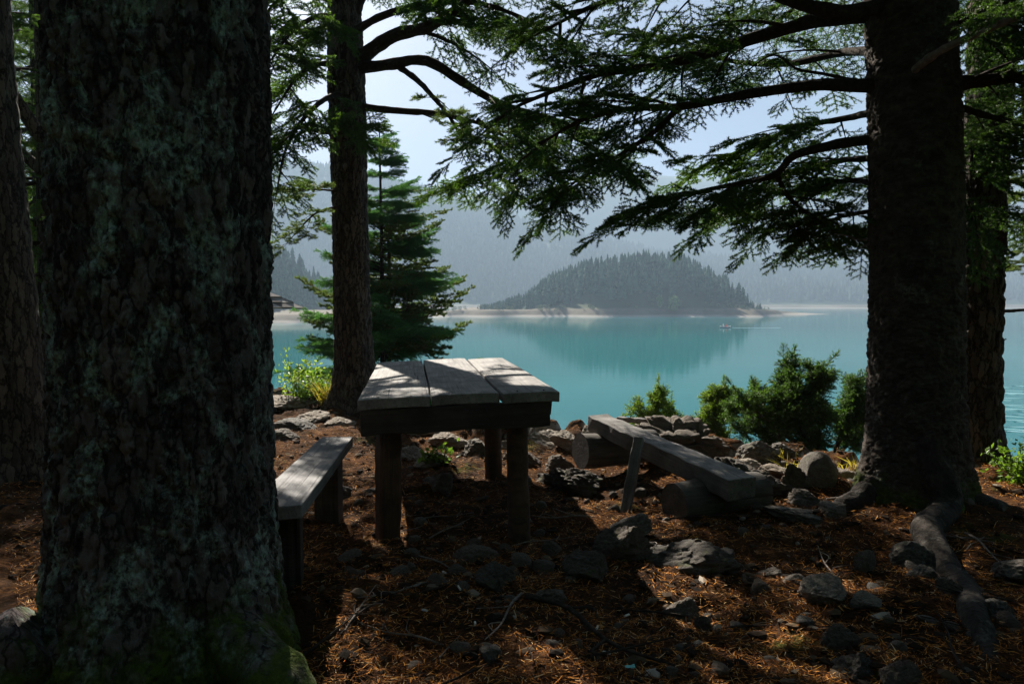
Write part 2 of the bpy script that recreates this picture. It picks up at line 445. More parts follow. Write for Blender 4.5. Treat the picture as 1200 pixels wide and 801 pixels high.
def z_C(x, y):
    s = 196 + 5 * np.sin(x * .1) + np.maximum(x + 62, 0) * 3
    t = y - s; p = np.stack([x, y, 0 * x], -1)
    z = WATER_Z - .2 + 2.6 * smoothstep(0, 12, t) + np.maximum(pC(x) - WATER_Z - 2.5, 0) * smoothstep(8, 90, t) + fbm(p * .05, 4) * 4 * smoothstep(15, 50, t)
    return np.where(t < 0, WATER_Z - 2, z) - np.maximum(y - 320, 0) * .3
V, Fq = grid(np.linspace(-420, -20, 140), np.linspace(185, 380, 90), z_C)
mb = MB(); mb.add(V, Fq); tag(mb.build("lakeside_hill", SHORE_I), kind="structure")

# far conifers: every crown is a stack of ragged tiers
def conifer(r, tiers, seg, slim):
    Vs, Fs, n = [], [], 0
    for k in range(tiers):
        t = k / tiers
        z0 = .06 + .94 * t; z1 = min(1.0, z0 + 1.7 / tiers)
        rad = slim * (1 - t) ** .85 * r.uniform(.82, 1.15) + .012
        a = np.arange(seg) / seg * 2 * np.pi + r.uniform(0, 6)
        rr = rad * r.uniform(.55, 1.2, seg)
        ring = np.stack([rr * np.cos(a), rr * np.sin(a), z0 + r.uniform(-.025, .02, seg)], -1)
        Vs += [ring, [[r.normal(0, .006), r.normal(0, .006), z1]]]
        j = np.arange(seg); Fs.append(np.stack([j, (j + 1) % seg, np.full(seg, seg)], -1) + n); n += seg + 1
    return np.vstack(Vs), np.vstack(Fs)
def roundtree(r, n=120):
    """many leaf clumps through a rounded volume"""
    V, Fs = [], []
    for k in range(n):
        d = nrm(r.normal(size=3)); q = d * np.array((.33, .33, .42)) * r.uniform(.35, 1) ** .6 + (0, 0, .57)
        s = r.uniform(.05, .10); M = nrm(r.normal(size=(3, 3)))
        V.append(q + np.vstack([M * s, -M * s * .7])); Fs.append(np.array([[0, 1, 2], [3, 5, 4], [0, 4, 2], [1, 3, 5]]) + 6 * k)
    return np.vstack(V), np.vstack(Fs)
def stamp(mb, var, pts, hs, ws, m=0):
    V, Fx = var; n, k = len(pts), len(V)
    a = rng.uniform(0, 6.28, n); ca, sa = np.cos(a), np.sin(a)
    X = V[None, :, 0] * ca[:, None] - V[None, :, 1] * sa[:, None]; Y = V[None, :, 0] * sa[:, None] + V[None, :, 1] * ca[:, None]
    W = np.stack([X * ws[:, None] + pts[:, :1], Y * ws[:, None] + pts[:, 1:2], V[None, :, 2] * hs[:, None] + pts[:, 2:3]], -1)
    mb.add(W.reshape(-1, 3), (Fx[None] + (np.arange(n) * k)[:, None, None]).reshape(-1, Fx.shape[1]), m)
def m_farleaf(name, c0, c1, sc_):
    a = NT(name, .9, .1)
    rnd = a.n("NewGeometry").outputs["Random Per Island"]
    f = a.noise(a.co("Position", (sc_, sc_, sc_ * .2)), 1.0, 3, .6)
    a.color(a.ramp(a.math('ADD', a.math('MULTIPLY', f, .75), a.math('MULTIPLY', rnd, .25)), [(.3, c0), (.72, c1)])); return a.m
FAR_CON = m_farleaf("far_conifer_green", (.010, .042, .030), (.085, .165, .095), .13)
FAR_LT = m_farleaf("far_broadleaf_green", (.11, .19, .06), (.2, .29, .10), .5)
FAR_MID = m_farleaf("shore_bush_green", (.08, .12, .05), (.18, .23, .10), .3)
FAR_MTN = m_farleaf("mountain_conifer_green", (.025, .045, .028), (.06, .085, .045), .03)
vI = [conifer(np.random.default_rng(s), 8, 8, r) for s, r in ((1, .17), (2, .21), (3, .14), (4, .24))]
vM = [conifer(np.random.default_rng(s), 4, 5, r) for s, r in ((5, .24), (6, .30))]

def scatter(zf, n, x0, x1, y0, y1, ok):
    x = rng.uniform(x0, x1, n); y = rng.uniform(y0, y1, n); z = zf(x, y); k = ok(x, y, z)
    return np.stack([x, y, z - .3], -1)[k]
pts = scatter(z_isl, 2100, -18, 115, 290, 365, lambda x, y, z: (z > WATER_Z + 2.0) & (y > 302 + 4 * np.sin(x * .11)) & (x > -15) & (x < 112) & (fbm(np.stack([x, y, 0 * x], -1) * .06, 3, 4) > -.27))
pts = pts[np.argsort(pts[:, 1])]
front, used, rest = [], [], []
for q in pts:                                   # the edge of the wood: trees one can tell apart
    if len(front) < 90 and all(abs(q[0] - u[0]) > 1.3 for u in used[-60:]) and q[1] < 322:
        front.append(q); used.append(q)
    else: rest.append(q)
rest = np.array(rest); mb = MB(); kk = rng.integers(0, 4, len(rest))
edge = lambda x: .22 + .78 * smoothstep(-16, 22, x) * smoothstep(114, 92, x)
vR = [roundtree(np.random.default_rng(50 + k), 46) for k in range(2)]
for k in range(4):
    s = rest[kk == k]; hh = rng.uniform(5.5, 13, len(s)) * edge(s[:, 0]); stamp(mb, vI[k], s, hh, hh * rng.uniform(.75, 1.3, len(s)))
for k in range(2):
    s = rest[rng.random(len(rest)) < .17] + (1.1, .6, 0); hh = rng.uniform(3.5, 8.0, len(s)) * edge(s[:, 0]); stamp(mb, vR[k], s, hh, hh * rng.uniform(.8, 1.2, len(s)), 1)
s = scatter(z_isl, 500, -30, 125, 284, 304, lambda x, y, z: (z > WATER_Z + 1.9) & (fbm(np.stack([x, y, 0 * x], -1) * .15, 3, 4) > .02)); hh = rng.uniform(.7, 2.2, len(s)); stamp(mb, vR[0], s, hh, hh * 1.5, 1)
tag(mb.build("island_wood", [FAR_CON, FAR_MID], smooth=False), "dense dark conifer wood covering the island hill", "wood", kind="stuff")
meshes = []
for k in range(4):
    m_ = MB(); m_.add(*vI[k]); meshes.append(m_.mesh("conifer", FAR_CON, False))
for i, q in enumerate(front):
    o = bpy.data.objects.new("conifer", meshes[i % 4]); C.objects.link(o); hh = rng.uniform(5.5, 11.5) * edge(q[0])
    o.location = q; o.scale = (hh * .95, hh * .95, hh); o.rotation_euler.z = rng.uniform(0, 6)
    tag(o, "hazy dark conifer along the shore edge of the island wood", "conifer", "conifers along the island shore")
def far_round(px, py, d, h, wd, mat, name, label, cat):
    m_ = MB(); m_.add(*roundtree(np.random.default_rng(int(px)), 170))
    o = m_.build(name, mat, None, False); q = P(px, py, d); o.location = (q[0], q[1], float(z_isl(q[:1], q[1:2])[0]) - .2); o.scale = (wd, wd, h)
    return tag(o, label, cat)
far_round(789, 362, 292, 8.6, 7.6, FAR_LT, "broadleaf_tree", "pale green rounded broadleaf tree on the island shore, the larger of two", "tree")
far_round(773, 362, 293, 7.2, 4.6, FAR_LT, "broadleaf_tree", "pale green slim broadleaf tree left of the bigger rounded one on the island shore", "tree")
pts = scatter(z_B, 15000, -720, 900, 700, 1190, lambda x, y, z: (z > WATER_Z + 6.0) & (fbm(np.stack([x, y, 0 * x], -1) * .012, 3, 4) > -.24))
mb = MB(); kk = rng.integers(0, 2, len(pts))
for k in range(2):
    s = pts[kk == k]; hh = rng.uniform(9, 19, len(s)); stamp(mb, vM[k], s, hh, hh)
tag(mb.build("mountain_forest", FAR_MTN, smooth=False), "hazy conifer forest covering the mountain slope across the lake", "forest", kind="stuff")
pts = scatter(z_C, 3000, -330, -52, 200, 330, lambda x, y, z: (z > WATER_Z + 3.6))
mb = MB(); kk = rng.integers(0, 4, len(pts))
for k in range(4):
    s = pts[kk == k]; hh = rng.uniform(6, 12, len(s)); stamp(mb, vI[k], s, hh, hh)
tag(mb.build("lakeside_forest", FAR_CON, smooth=False), "dark conifer forest on the nearer hill behind the hut", "forest", kind="stuff")

# unseen wood behind the camera, added to cut sky light on the foreground
mb = MB(); r_ = np.random.default_rng(15)
q = np.stack([r_.uniform(-18, 18, 170), r_.uniform(-22, 3.5, 170), np.full(170, -.3)], -1)
q = q[(q[:, 1] < -3.6) | (np.abs(q[:, 0] - .3) > 8.5)]; kk = r_.integers(0, 4, len(q))
for k in range(4):
    s_ = q[kk == k]; stamp(mb, conifer(np.random.default_rng(30 + k), 14, 12, .22), s_, r_.uniform(8, 14, len(s_)), r_.uniform(7, 11, len(s_)))
tag(mb.build("forest", FAR_CON, None, False), "dense conifer forest out of view round the clearing, added to block sky light", "forest", kind="stuff")

# haze over the lake
mb = MB(); mb.box((50, 920, (WATER_Z - 9 + 345) / 2), (3400, 2200, 345 - WATER_Z + 9))
hz = mb.build("haze", [], None, False); tag(hz, kind="stuff")
hm = bpy.data.materials.new("haze_air"); hm.use_nodes = True; hm.node_tree.nodes.clear()
ho = hm.node_tree.nodes.new("ShaderNodeOutputMaterial"); hv = hm.node_tree.nodes.new("ShaderNodeVolumePrincipled")
hv.inputs["Color"].default_value = (.39, .53, .68, 1); hv.inputs["Density"].default_value = .00085; hv.inputs["Anisotropy"].default_value = .1
hm.node_tree.links.new(hv.outputs[0], ho.inputs["Volume"]); hz.data.materials.append(hm)

# ------------------------------------------------------------------ trunks
def trunk_mesh(path, radii, mat, name, parent, k=96, n=200, dense=None, fine=0.0, flare=.5, fh=.35, lobes=5, amp=.03, sc_=(9, 9, 3), seed=0, phase=0.0, zbase=0.0, lobeamp=.5):
    p = resample(path, n * 3 if dense else n)
    if dense:
        kd = int(np.searchsorted(p[:, 2], dense)); L0 = np.concatenate([np.linspace(0, kd, int(n * .85)), np.linspace(kd, len(p) - 1, n - int(n * .85) + 1)[1:]])
        p = np.stack([np.interp(L0, np.arange(len(p)), p[:, c]) for c in range(3)], -1); L = L0 / L0[-1]
    else: L = np.linspace(0, 1, n)
    r = np.interp(L, np.linspace(0, 1, len(radii)), radii)
    a = np.linspace(0, 2 * np.pi, k, endpoint=False)
    hgt = (p[:, 2] - zbase)[:, None]
    lob = 1 + lobeamp * np.cos(lobes * a + phase + .8 * np.sin(2 * a + seed))[None]
    rr = r[:, None] * (1 + flare * np.exp(-np.maximum(hgt, -.2) / fh) * lob)
    base = np.stack([np.cos(a), np.sin(a)], -1)
    q = np.concatenate([base[None] * np.ones((n, 1, 1)) * r[:, None, None], np.repeat(p[:, 2][:, None, None], k, 1)], -1).reshape(-1, 3) * np.array(sc_) + seed * 5.3
    wq = q + .55 * np.stack([fbm(q * .8, 2, s) for s in (1, 2, 3)], -1)
    f1, f2 = worley(wq, seed)
    d = (smoothstep(.0, .35, f2 - f1) - .55) * .8 + .9 * fbm(q * 2.7, 4, seed) + .35 * fbm(q * .25, 2, seed + 3)
    rr = rr + amp * d.reshape(n, k)
    if fine:
        q2 = q * np.array((2.6, 2.6, 3.4)); q2 = q2 + .5 * np.stack([fbm(q2, 2, s) for s in (7, 8, 9)], -1); g1, g2 = worley(q2, seed + 5)
        rr = rr + fine * ((smoothstep(0, .3, g2 - g1) - .5) * (.5 + h3(*[np.floor(c).astype(np.int64) for c in (q2 * .5).T], 3)) + 1.2 * fbm(q2 * 2.5, 3, 4)).reshape(n, k)
    V = np.stack([p[:, None, 0] + rr * np.cos(a), p[:, None, 1] + rr * np.sin(a), np.repeat(p[:, 2][:, None], k, 1)], -1).reshape(-1, 3)
    i = np.arange(n - 1)[:, None] * k; j = np.arange(k)[None]; j2 = (j + 1) % k
    mb = MB(); mb.add(V, np.stack([i + j, i + j2, i + k + j2, i + k + j], -1).reshape(-1, 4))
    return mb.build(name, mat, parent)

# ------------------------------------------------------------------ sprays and branches
def needle_tris(B, D, L, wd, r, flat=.45, ang=(48, 72), n_each=3):
    """needles round twig points B with directions D"""
    B = np.repeat(B, n_each, 0); D = np.repeat(D, n_each, 0); n = len(B)
    up = np.array((0, 0, 1.)); S = np.cross(D, up); S = nrm(S + 1e-6); U = np.cross(S, D)
    ph = r.uniform(0, 2 * np.pi, n)
    side = S * np.cos(ph)[:, None] + U * (np.sin(ph) * flat)[:, None]; side = nrm(side)
    al = np.radians(r.uniform(ang[0], ang[1], n))[:, None]
    N = nrm(D * np.cos(al) + side * np.sin(al))
    T = nrm(np.cross(N, r.normal(size=(n, 3)))) * wd * .5
    l = (L * r.uniform(.75, 1.15, n))[:, None]
    return np.stack([B - T, B + T, B + N * l], 1).reshape(-1, 3)

def twig_points(p0, d, L, droop, sp, n=None):
    n = max(2, int(L / sp)); s = np.linspace(0, L, n)[:, None]
    pts = p0 + d * s + np.array((0, 0, -1.)) * droop * s ** 2
    return pts, nrm(np.gradient(pts, axis=0))

def make_spray(seed, L=.33, nside=8, needle=.021, wd=.0060, sp=.0048, kind='fir'):
    r = np.random.default_rng(seed); N = []; W = MB()
    def twig(p0, d, l, first=.0):
        p, D = twig_points(p0, d, l, .6, sp)
        k = int(first * len(p)); N.append(needle_tris(p[k:], D[k:], needle, wd, r, flat=1.0 if kind == 'fir' else 1.0, n_each=3))
        q = p[::max(1, len(p) // 4)]; 
        if len(q) > 1:
            for V, Fx in tube(q, np.linspace(.0022, .0011, len(q)), 3, False): W.add(V, Fx)
        return p, D
    if kind in ('fir', 'jun'):
        p, D = twig(np.zeros(3), np.array((1., 0, .05)), L)
        for i in range(nside):
            t = .10 + .80 * (i + r.uniform(.2, .8)) / nside; s = 1 if i % 2 else -1
            k = int(t * (len(p) - 1)); az = R(r.uniform(38, 60)) * s; el = r.uniform(-.15, .2) if kind == 'fir' else r.uniform(-.6, .7)
            d = nrm(np.array((math.cos(az), math.sin(az), el)))
            l = L * (.62 * (1 - t) ** .7 + .12) * r.uniform(.7, 1.15)
            q, E = twig(p[k], d, l)
            if l > .12:
                for u in (.35, .6):
                    kk = int(u * len(q)); sg = r.choice((-1, 1)); az2 = az + R(45) * sg
                    twig(q[kk], nrm(np.array((math.cos(az2), math.sin(az2), r.uniform(-.1, .15)))), l * .38 * r.uniform(.7, 1.2))
    else:                                        # pine: tufts at the ends of bare twigs
        ends = [(np.zeros(3), np.array((1., 0, .1)), L)]
        for i in range(nside):
            t = .2 + .8 * i / nside; az = R(r.uniform(30, 65)) * (1 if i % 2 else -1)
            ends.append((np.array((L * t, 0, .0)), nrm(np.array((math.cos(az), math.sin(az), r.uniform(0, .6)))), L * r.uniform(.25, .5)))
        for p0, d, l in ends:
            p, D = twig_points(p0, d, l, .0, .006)
            for V, Fx in tube(p[::max(1, len(p) // 4)], .0026, 3, False): W.add(V, Fx)
            k = max(0, len(p) - 10); N.append(needle_tris(p[k:], D[k:], needle, wd, r, 1.0, (28, 62), 7))
    Wv = np.concatenate(W.v); Wf = np.concatenate([f for f, _ in W.f])
    return np.concatenate(N), Wv, Wf

SPR = {
    'fir': [make_spray(100 + i) for i in range(5)],
    'firC': [make_spray(120 + i, needle=.021, wd=.006, sp=.010, nside=7) for i in range(4)],          # for trees further off
    'spr': [make_spray(210 + i, L=.26, needle=.022, wd=.0085, sp=.0105, nside=9, kind='jun') for i in range(4)],
    'far': [make_spray(140 + i, L=.34, needle=.030, wd=.012, sp=.018, nside=7) for i in range(4)],
    'pine': [make_spray(160 + i, L=.22, needle=.036, wd=.0042, nside=7, kind='pine') for i in range(4)],
    'pineF': [make_spray(180 + i, L=.26, needle=.046, wd=.008, nside=6, kind='pine') for i in range(4)],
    'jun': [make_spray(200 + i, L=.105, needle=.012, wd=.0062, sp=.007, nside=10, kind='jun') for i in range(5)],
}

def place_spray(mbN, mbW, spr, pos, d, up, s):
    d = nrm(d); u = nrm(up - d * (up @ d)); S = np.cross(u, d); M = np.stack([d, S, u], 0) * s
    N, Wv, Wf = spr
    mbN.add(N @ M + pos, np.arange(len(N)).reshape(-1, 3)); mbW.add(Wv @ M + pos, Wf)

def secondary(mbN, mbW, kind, p0, d, L, r, droop=.35, sp=.11, s=1.0, r0=.007, hang=.25, skip=.12):
    """a side branch with sprays along it"""
    n = 9; t = np.linspace(0, L, n)[:, None]
    side = np.cross(d, (0, 0, 1)); p = p0 + d * t + np.array((0, 0, -1.)) * droop * t ** 2 + side * (r.normal(0, .10) * t ** 2 / max(L, .1))
    add_tube(mbW, p, np.linspace(r0, .002, n), 4, cap=False)
    T = nrm(np.gradient(p, axis=0)); k = max(2, int(L * (1 - skip) / sp)); V = SPR[kind]
    for i in range(k):
        u = skip + (1 - skip) * (i + r.uniform(.2, .8)) / k; x = u * (n - 1); j = min(int(x), n - 2)
        pos = p[j] + (p[j + 1] - p[j]) * (x - j); tt = T[j]; sg = 1 if i % 2 else -1
        h = nrm(np.cross(tt, (0, 0, 1.)) + 1e-6) * sg; a = R(r.uniform(35, 65))
        dd = tt * math.cos(a) + h * math.sin(a) + np.array((0, 0, -hang * .65 + abs(hang) * r.uniform(-.95, .95)))
        up = np.array((r.normal(0, .3), r.normal(0, .3), 1.))
        place_spray(mbN, mbW, V[r.integers(len(V))], pos, dd, up, s * r.uniform(.6, 1.1) * (1 - .25 * u))
    place_spray(mbN, mbW, V[r.integers(len(V))], p[-1], T[-1], np.array((0, 0, 1.)), s * .8)

def branch(parent, path, r0, r1, kind='fir', need=None, wood=None, n_sec=14, L_sec=.6, t0=.25, droop=.35, s=1.0, sp=.125, seed=0, hang=.25, ang=(35, 70), tip=True, k=8, updir=.05, name="branch", label=None, taper=.6):
    """a limb (part) with its needles as sub-part; path in world space, the parent stays at the origin of its own frame"""
    r = np.random.default_rng(seed + 1000); n = 28
    if n_sec > 10: n_sec = int(n_sec * .8)
    p = resample(path, n); W = MB(); N = MB(); s = s * 1.08
    add_tube(W, p, np.linspace(r0, r1, n) * (1 + .06 * np.sin(np.arange(n) * 1.7)), k, bump=.5, seed=seed)
    T = nrm(np.gradient(p, axis=0))
    for i in range(n_sec):
        t = t0 + (1 - t0) * (i + r.uniform(.1, .9)) / n_sec; j = min(int(t * (n - 1)), n - 2)
        sg = 1 if i % 2 else -1; h = nrm(np.cross(T[j], (0, 0, 1.)) + 1e-6) * sg; a = R(r.uniform(*ang))
        d = nrm(T[j] * math.cos(a) + h * math.sin(a) + np.array((0, 0, updir + r.uniform(-.25, .2))))
        L = L_sec * (1 - taper * (t - t0) / (1 - t0)) * r.uniform(.6, 1.15)
        secondary(N, W, kind, p[j], d, L, r, droop, sp, s, max(.003, r0 * .3), hang)
    if tip and n_sec: secondary(N, W, kind, p[-1], T[-1], L_sec * .5, r, droop, sp, s, r1, hang, 0)
    o = W.build(name, [wood or TWIG], parent)
    off = Vector((0, 0, 0))
    if parent is not None: o.matrix_parent_inverse = Matrix.Translation(-Vector(parent.location))
    if label: o["label"] = label
    if N.n:
        f = N.build("needles", [need or NEEDLE_FIR], o, False)
    return o

def world_child(o, parent):
    o.parent = parent; o.matrix_parent_inverse = Matrix.Translation(-Vector(parent.location)); return o

def bough(kind, need, wood, L, seed, n_sec=10, L_sec=.5, s=1.0, sp=.13, droop=.1, up=.1, hang=.3):
    """a general bough along +X for crowns; returns (wood mesh, needle mesh)"""
    r = np.random.default_rng(seed); W = MB(); N = MB(); n = 14
    x = np.linspace(0, L, n); p = np.stack([x, .05 * L * np.sin(x * 2 + seed), up * x - droop * x ** 2 + .06 * (x / L) ** 4 * L], -1)
    add_tube(W, p, np.linspace(.012 * L + .006, .004, n), 5)
    T = nrm(np.gradient(p, axis=0))
    for i in range(n_sec):
        t = .15 + .85 * (i + r.uniform(.2, .8)) / n_sec; j = min(int(t * (n - 1)), n - 2); sg = 1 if i % 2 else -1
        h = nrm(np.cross(T[j], (0, 0, 1.))) * sg; a = R(r.uniform(40, 65))
        d = nrm(T[j] * math.cos(a) + h * math.sin(a) + np.array((0, 0, r.uniform(-.2, .1))))
        secondary(N, W, kind, p[j], d, L_sec * (1.05 - .75 * t) * r.uniform(.7, 1.2), r, .25, sp, s, .005, hang, .05)
    secondary(N, W, kind, p[-1], T[-1], L_sec * .35, r, .2, sp, s, .004, hang, 0)
    return W.mesh("branch", wood, True), N.mesh("needles", need, False)

def add_bough(parent, meshes, loc, az, tilt, scale):
    o = bpy.data.objects.new("branch", meshes[0]); C.objects.link(o); o.parent = parent
    o.location = loc; o.rotation_euler = (0, -tilt, az); o.scale = (scale,) * 3
    f = bpy.data.objects.new("needles", meshes[1]); C.objects.link(f); f.parent = o
    return o

def crown(parent, axis, z0, z1, boughs, nper, whorl, L0, L1, tilt=(0, .1), az=None, seed=0, Lb=1.0):
    """whorls of boughs up a trunk; axis(z) gives its centre in the parent's frame"""
    r = np.random.default_rng(seed); z = z0
    while z < z1:
        t = (z - z0) / (z1 - z0); a0 = r.uniform(0, 6.28)
        for k in range(nper):
            a_ = a0 + k * 2 * np.pi / nper + r.uniform(-.35, .35)
            if az is not None: a_ = r.uniform(*az)
            L = (L0 + (L1 - L0) * t) * r.uniform(.75, 1.15)
            add_bough(parent, boughs[r.integers(len(boughs))], (*axis(z), z + r.uniform(-.08, .08)), a_, r.uniform(*tilt), L / Lb)
        z += whorl * r.uniform(.8, 1.2)

def px_path(pts): return [P(*q) for q in pts]

B_CROWN = [bough('firC', NEEDLE_FIR, TWIG, 2.2, 40 + i, 14, .75, 1.5, .17, .10, .05) for i in range(3)]
B_BRIGHT = [bough('firC', NEEDLE_BRIGHT, TWIG, 2.0, 50 + i, 14, .7, 1.3, .16, .12, .0, .4) for i in range(2)]
B_YOUNG = [bough('spr', NEEDLE_SPRUCE, TWIG, 1.2, 60 + i, 21, .60, 1.05, .085, .10, .10, .4) for i in range(3)]
B_PINE = [bough('pineF', NEEDLE_PINE, BARK_PINE, 1.3, 70 + i, 8, .5, 1.1, .17, -.05, .05, .1) for i in range(2)]
B_FAR = [bough('far', NEEDLE_BRIGHT, TWIG, 2.0, 80 + i, 12, .7, 1.3, .2, .1, .0, .3) for i in range(2)]

ROOT_BARK = m_bark('root_bark', (.022, .019, .016), (.085, .07, .058), (.17, .16, .14), .58, None, (30, 30, 18))
# --- the large lichen covered trunk close by on the left
bx, by = (197 - 600) / F * 2.3, 2.3
t = thing("pine_tree", "massive lichen covered trunk close up on the left, with mossy flared foot", "tree", (bx, by, 0))
x = trunk_mesh([(bx - .03, by, -.15), (bx - .02, by, .5), (bx, by, 1.5), (bx + .02, by, 3), (bx + .05, by + .05, 10)], [.345, .333, .327, .322, .316, .31, .305, .30, .29, .28], BARK_BIG, "trunk", t,
               k=360, n=720, dense=2.7, fine=.0075, flare=.36, fh=.26, lobes=4, amp=.019, sc_=(19, 19, 6.0), seed=2, phase=.9)
world_child(x, t)
def root(parent, path, r0, r1, mat, seed=0, k=18, n=60):
    q = resample(path, n); mb = MB(); rr = np.linspace(0, 1, n); add_tube(mb, q, (r0 + (r1 - r0) * rr) * (1 + .14 * fbm(np.stack([rr * 9, rr * 0 + seed, rr * 0], -1), 3) * 2), k, bump=.75, seed=seed)
    return world_child(mb.build("root", mat), parent)
root(t, [(bx + .06, by - .10, .40), (bx + .27, by - .20, .17), (bx + .47, by - .34, .06), (bx + .62, by - .48, -.01), (bx + .76, by - .66, -.07)], .125, .055, BARK_BIG, 3)
root(t, [(bx - .25, by - .3, .2), (bx - .42, by - .42, .05), (bx - .62, by - .55, -.06)], .14, .05, BARK_BIG, 5)
crown(t, lambda z: (0, 0), 4.6, 9.5, B_CROWN, 4, .75, 3.0, 2.2, (-.1, .15), None, 3, 2.2)

# --- slim trunk at the left edge, further back
X0 = -3.44
t = thing("spruce_tree", "grey barked spruce trunk cut by the left edge of the picture", "tree", (X0, 4.6, 0))
world_child(trunk_mesh([(X0 + .02, 4.6, -.1), (X0, 4.6, 1.2), (X0 - .08, 4.6, 3), (X0 - .2, 4.6, 9)], [.215, .20, .18, .16, .13], BARK, "trunk", t, k=110, n=300, flare=.35, fh=.3, lobes=5, amp=.014, sc_=(15, 15, 7), seed=4), t)
crown(t, lambda z: (-.1, 0), 4.2, 8.5, B_CROWN, 3, .8, 2.2, 1.4, (-.15, .1), None, 5, 2.2)
# forest behind: two trees close the upper left gap, a third added for shade
for i, (px, d, hgt, seed, lab) in enumerate(((52, 8.5, 8.5, 21, "leafy spruce seen between the two trunks at the left, nearer of a pair"), (20, 11.0, 10.0, 22, "spruce with bright backlit boughs behind the left edge trunk, further of a pair"), (58, 6.7, 7.0, 24, "small leafy spruce behind the two left trunks, added to shade the ground there"))):
    X = (px - 600) / F * d; zb = gz1(X, d) - .1
    t = thing("spruce_tree", lab, "tree", (X, d, zb))
    mb = MB(); add_tube(mb, resample([(0, 0, -.2), (.04, 0, hgt * .5), (0, .05, hgt)], 24), np.linspace(.13, .02, 24), 14, bump=.25, seed=seed); mb.build("trunk", BARK, t)
    crown(t, lambda z: (0, 0), 1.5, hgt, B_FAR if i != 2 else B_BRIGHT, 4, .48, 1.9 if i != 2 else 1.5, .4, (-.25, .05), None, seed, 2.0)

# leaning dead poles seen between the left trunks
t = thing("leaning_trunk", "thin dark leaning dead trunk crossing the gap at the left", "tree", (-4.6, 6.4, 0))
mb = MB(); add_tube(mb, resample([P(-30, 40, 6.0), P(30, 135, 6.1), P(62, 180, 6.2), P(140, 300, 6.3)], 20), np.linspace(.045, .075, 20), 10, bump=.3); world_child(mb.build("trunk", BARK), t)
t = thing("leaning_trunk", "lower of the thin leaning dead trunks in the gap at the left", "tree", (-4.4, 6.9, 0))
mb = MB(); add_tube(mb, resample([P(-20, 130, 6.8), P(25, 178, 6.8), P(60, 208, 6.8), P(150, 270, 6.8)], 20), np.linspace(.04, .07, 20), 10, bump=.3); world_child(mb.build("trunk", BARK), t)

# --- the middle trunk behind the table
mx, my = (411 - 600) / F * 7.75, 7.75
MID = t = thing("spruce_tree", "tall dark spruce with bare curved limbs standing behind the table", "tree", (mx, my, 0))
pm = [P(419, 486, my) - (0, 0, .1), P(416, 440, my), P(412, 330, my), P(409, 200, my), P(405, 60, my), P(402, -60, my), P(401, -160, my), P(402, -420, my)]
world_child(trunk_mesh(pm, [.235, .215, .20, .195, .20, .205, .18, .16, .14, .12, .10, .09], BARK, "trunk", t, k=120, n=420, flare=.45, fh=.22, lobes=5, amp=.017, sc_=(17, 17, 8), seed=6, zbase=.05), t)
def limb(par, pts, r0, r1, **kw): return branch(par, px_path(pts), r0, r1, **kw)
limb(MID, [(420, 70, 7.7), (460, 43, 7.5), (500, 32, 7.2), (527, 17, 7.0), (560, -8, 6.8), (610, -40, 6.5)], .085, .03, seed=1, n_sec=14, L_sec=.9, t0=.35, s=1.25, hang=.5)
limb(MID, [(418, 80, 7.7), (460, 75, 7.5), (490, 70, 7.3), (513, 77, 7.2), (540, 95, 7.1), (587, 122, 6.9), (633, 137, 6.7), (667, 157, 6.5), (705, 180, 6.3)], .068, .014, kind='fir', need=NEEDLE_FIR, seed=2, n_sec=15, L_sec=.75, t0=.52, s=1.2, hang=.3)
limb(MID, [(467, 78, 7.45), (490, 95, 7.4), (513, 120, 7.3), (530, 142, 7.3), (548, 178, 7.2)], .036, .009, kind='pine', need=NEEDLE_PINE, seed=3, n_sec=8, L_sec=.42, t0=.35, s=1.0, hang=.1)
limb(MID, [(420, 125, 7.7), (467, 130, 7.6), (503, 132, 7.5), (533, 137, 7.4), (575, 150, 7.2), (610, 175, 7.0)], .045, .008, kind='pine', need=NEEDLE_PINE, seed=4, n_sec=11, L_sec=.5, t0=.35, s=1.15, hang=.1)
limb(MID, [(560, 140, 7.1), (585, 165, 6.9), (580, 195, 6.8), (545, 208, 6.7)], .022, .006, need=NEEDLE_BRIGHT, seed=5, n_sec=12, L_sec=.5, t0=.05, s=1.15, hang=.3)
limb(MID, [(587, 122, 6.9), (610, 150, 6.8), (625, 185, 6.7), (612, 215, 6.6)], .022, .006, seed=6, n_sec=10, L_sec=.5, t0=.2, s=1.1, hang=.3)
limb(MID, [(412, 40, 7.7), (445, 20, 7.5), (487, 8, 7.3), (540, 2, 7.0), (590, 12, 6.7), (650, 40, 6.5)], .045, .012, seed=7, n_sec=12, L_sec=.8, t0=.35, s=1.2, hang=.6)
limb(MID, [(410, 30, 7.7), (422, 5, 7.7), (440, -40, 7.6), (480, -70, 7.3)], .05, .02, seed=8, n_sec=6, L_sec=.7, t0=.4, s=1.2, hang=.5)
# drooping boughs on its left side
for i, (pts, n_) in enumerate((([(400, 20, 7.6), (370, 20, 7.2), (340, 40, 6.8), (318, 70, 6.5)], 14), ([(400, 75, 7.6), (370, 76, 7.3), (345, 95, 7.0), (322, 130, 6.8)], 6),
                               ([(398, 155, 7.6), (375, 154, 7.3), (350, 150, 7.0), (328, 170, 6.8)], 8), ([(399, -30, 7.6), (365, -30, 7.0), (335, -10, 6.6), (300, 30, 6.3)], 14),
                               ([(398, 110, 7.6), (378, 118, 7.2), (355, 140, 6.9), (335, 175, 6.7), (326, 215, 6.6)], 9), ([(404, 40, 7.5), (385, 30, 7.3), (368, 40, 7.2), (352, 60, 7.2)], 6))):
    limb(MID, pts, .035, .008, need=NEEDLE_BRIGHT if i % 2 else NEEDLE_FIR, seed=20 + i, n_sec=n_, L_sec=.44, t0=.12, s=1.1, droop=.6, hang=.7)
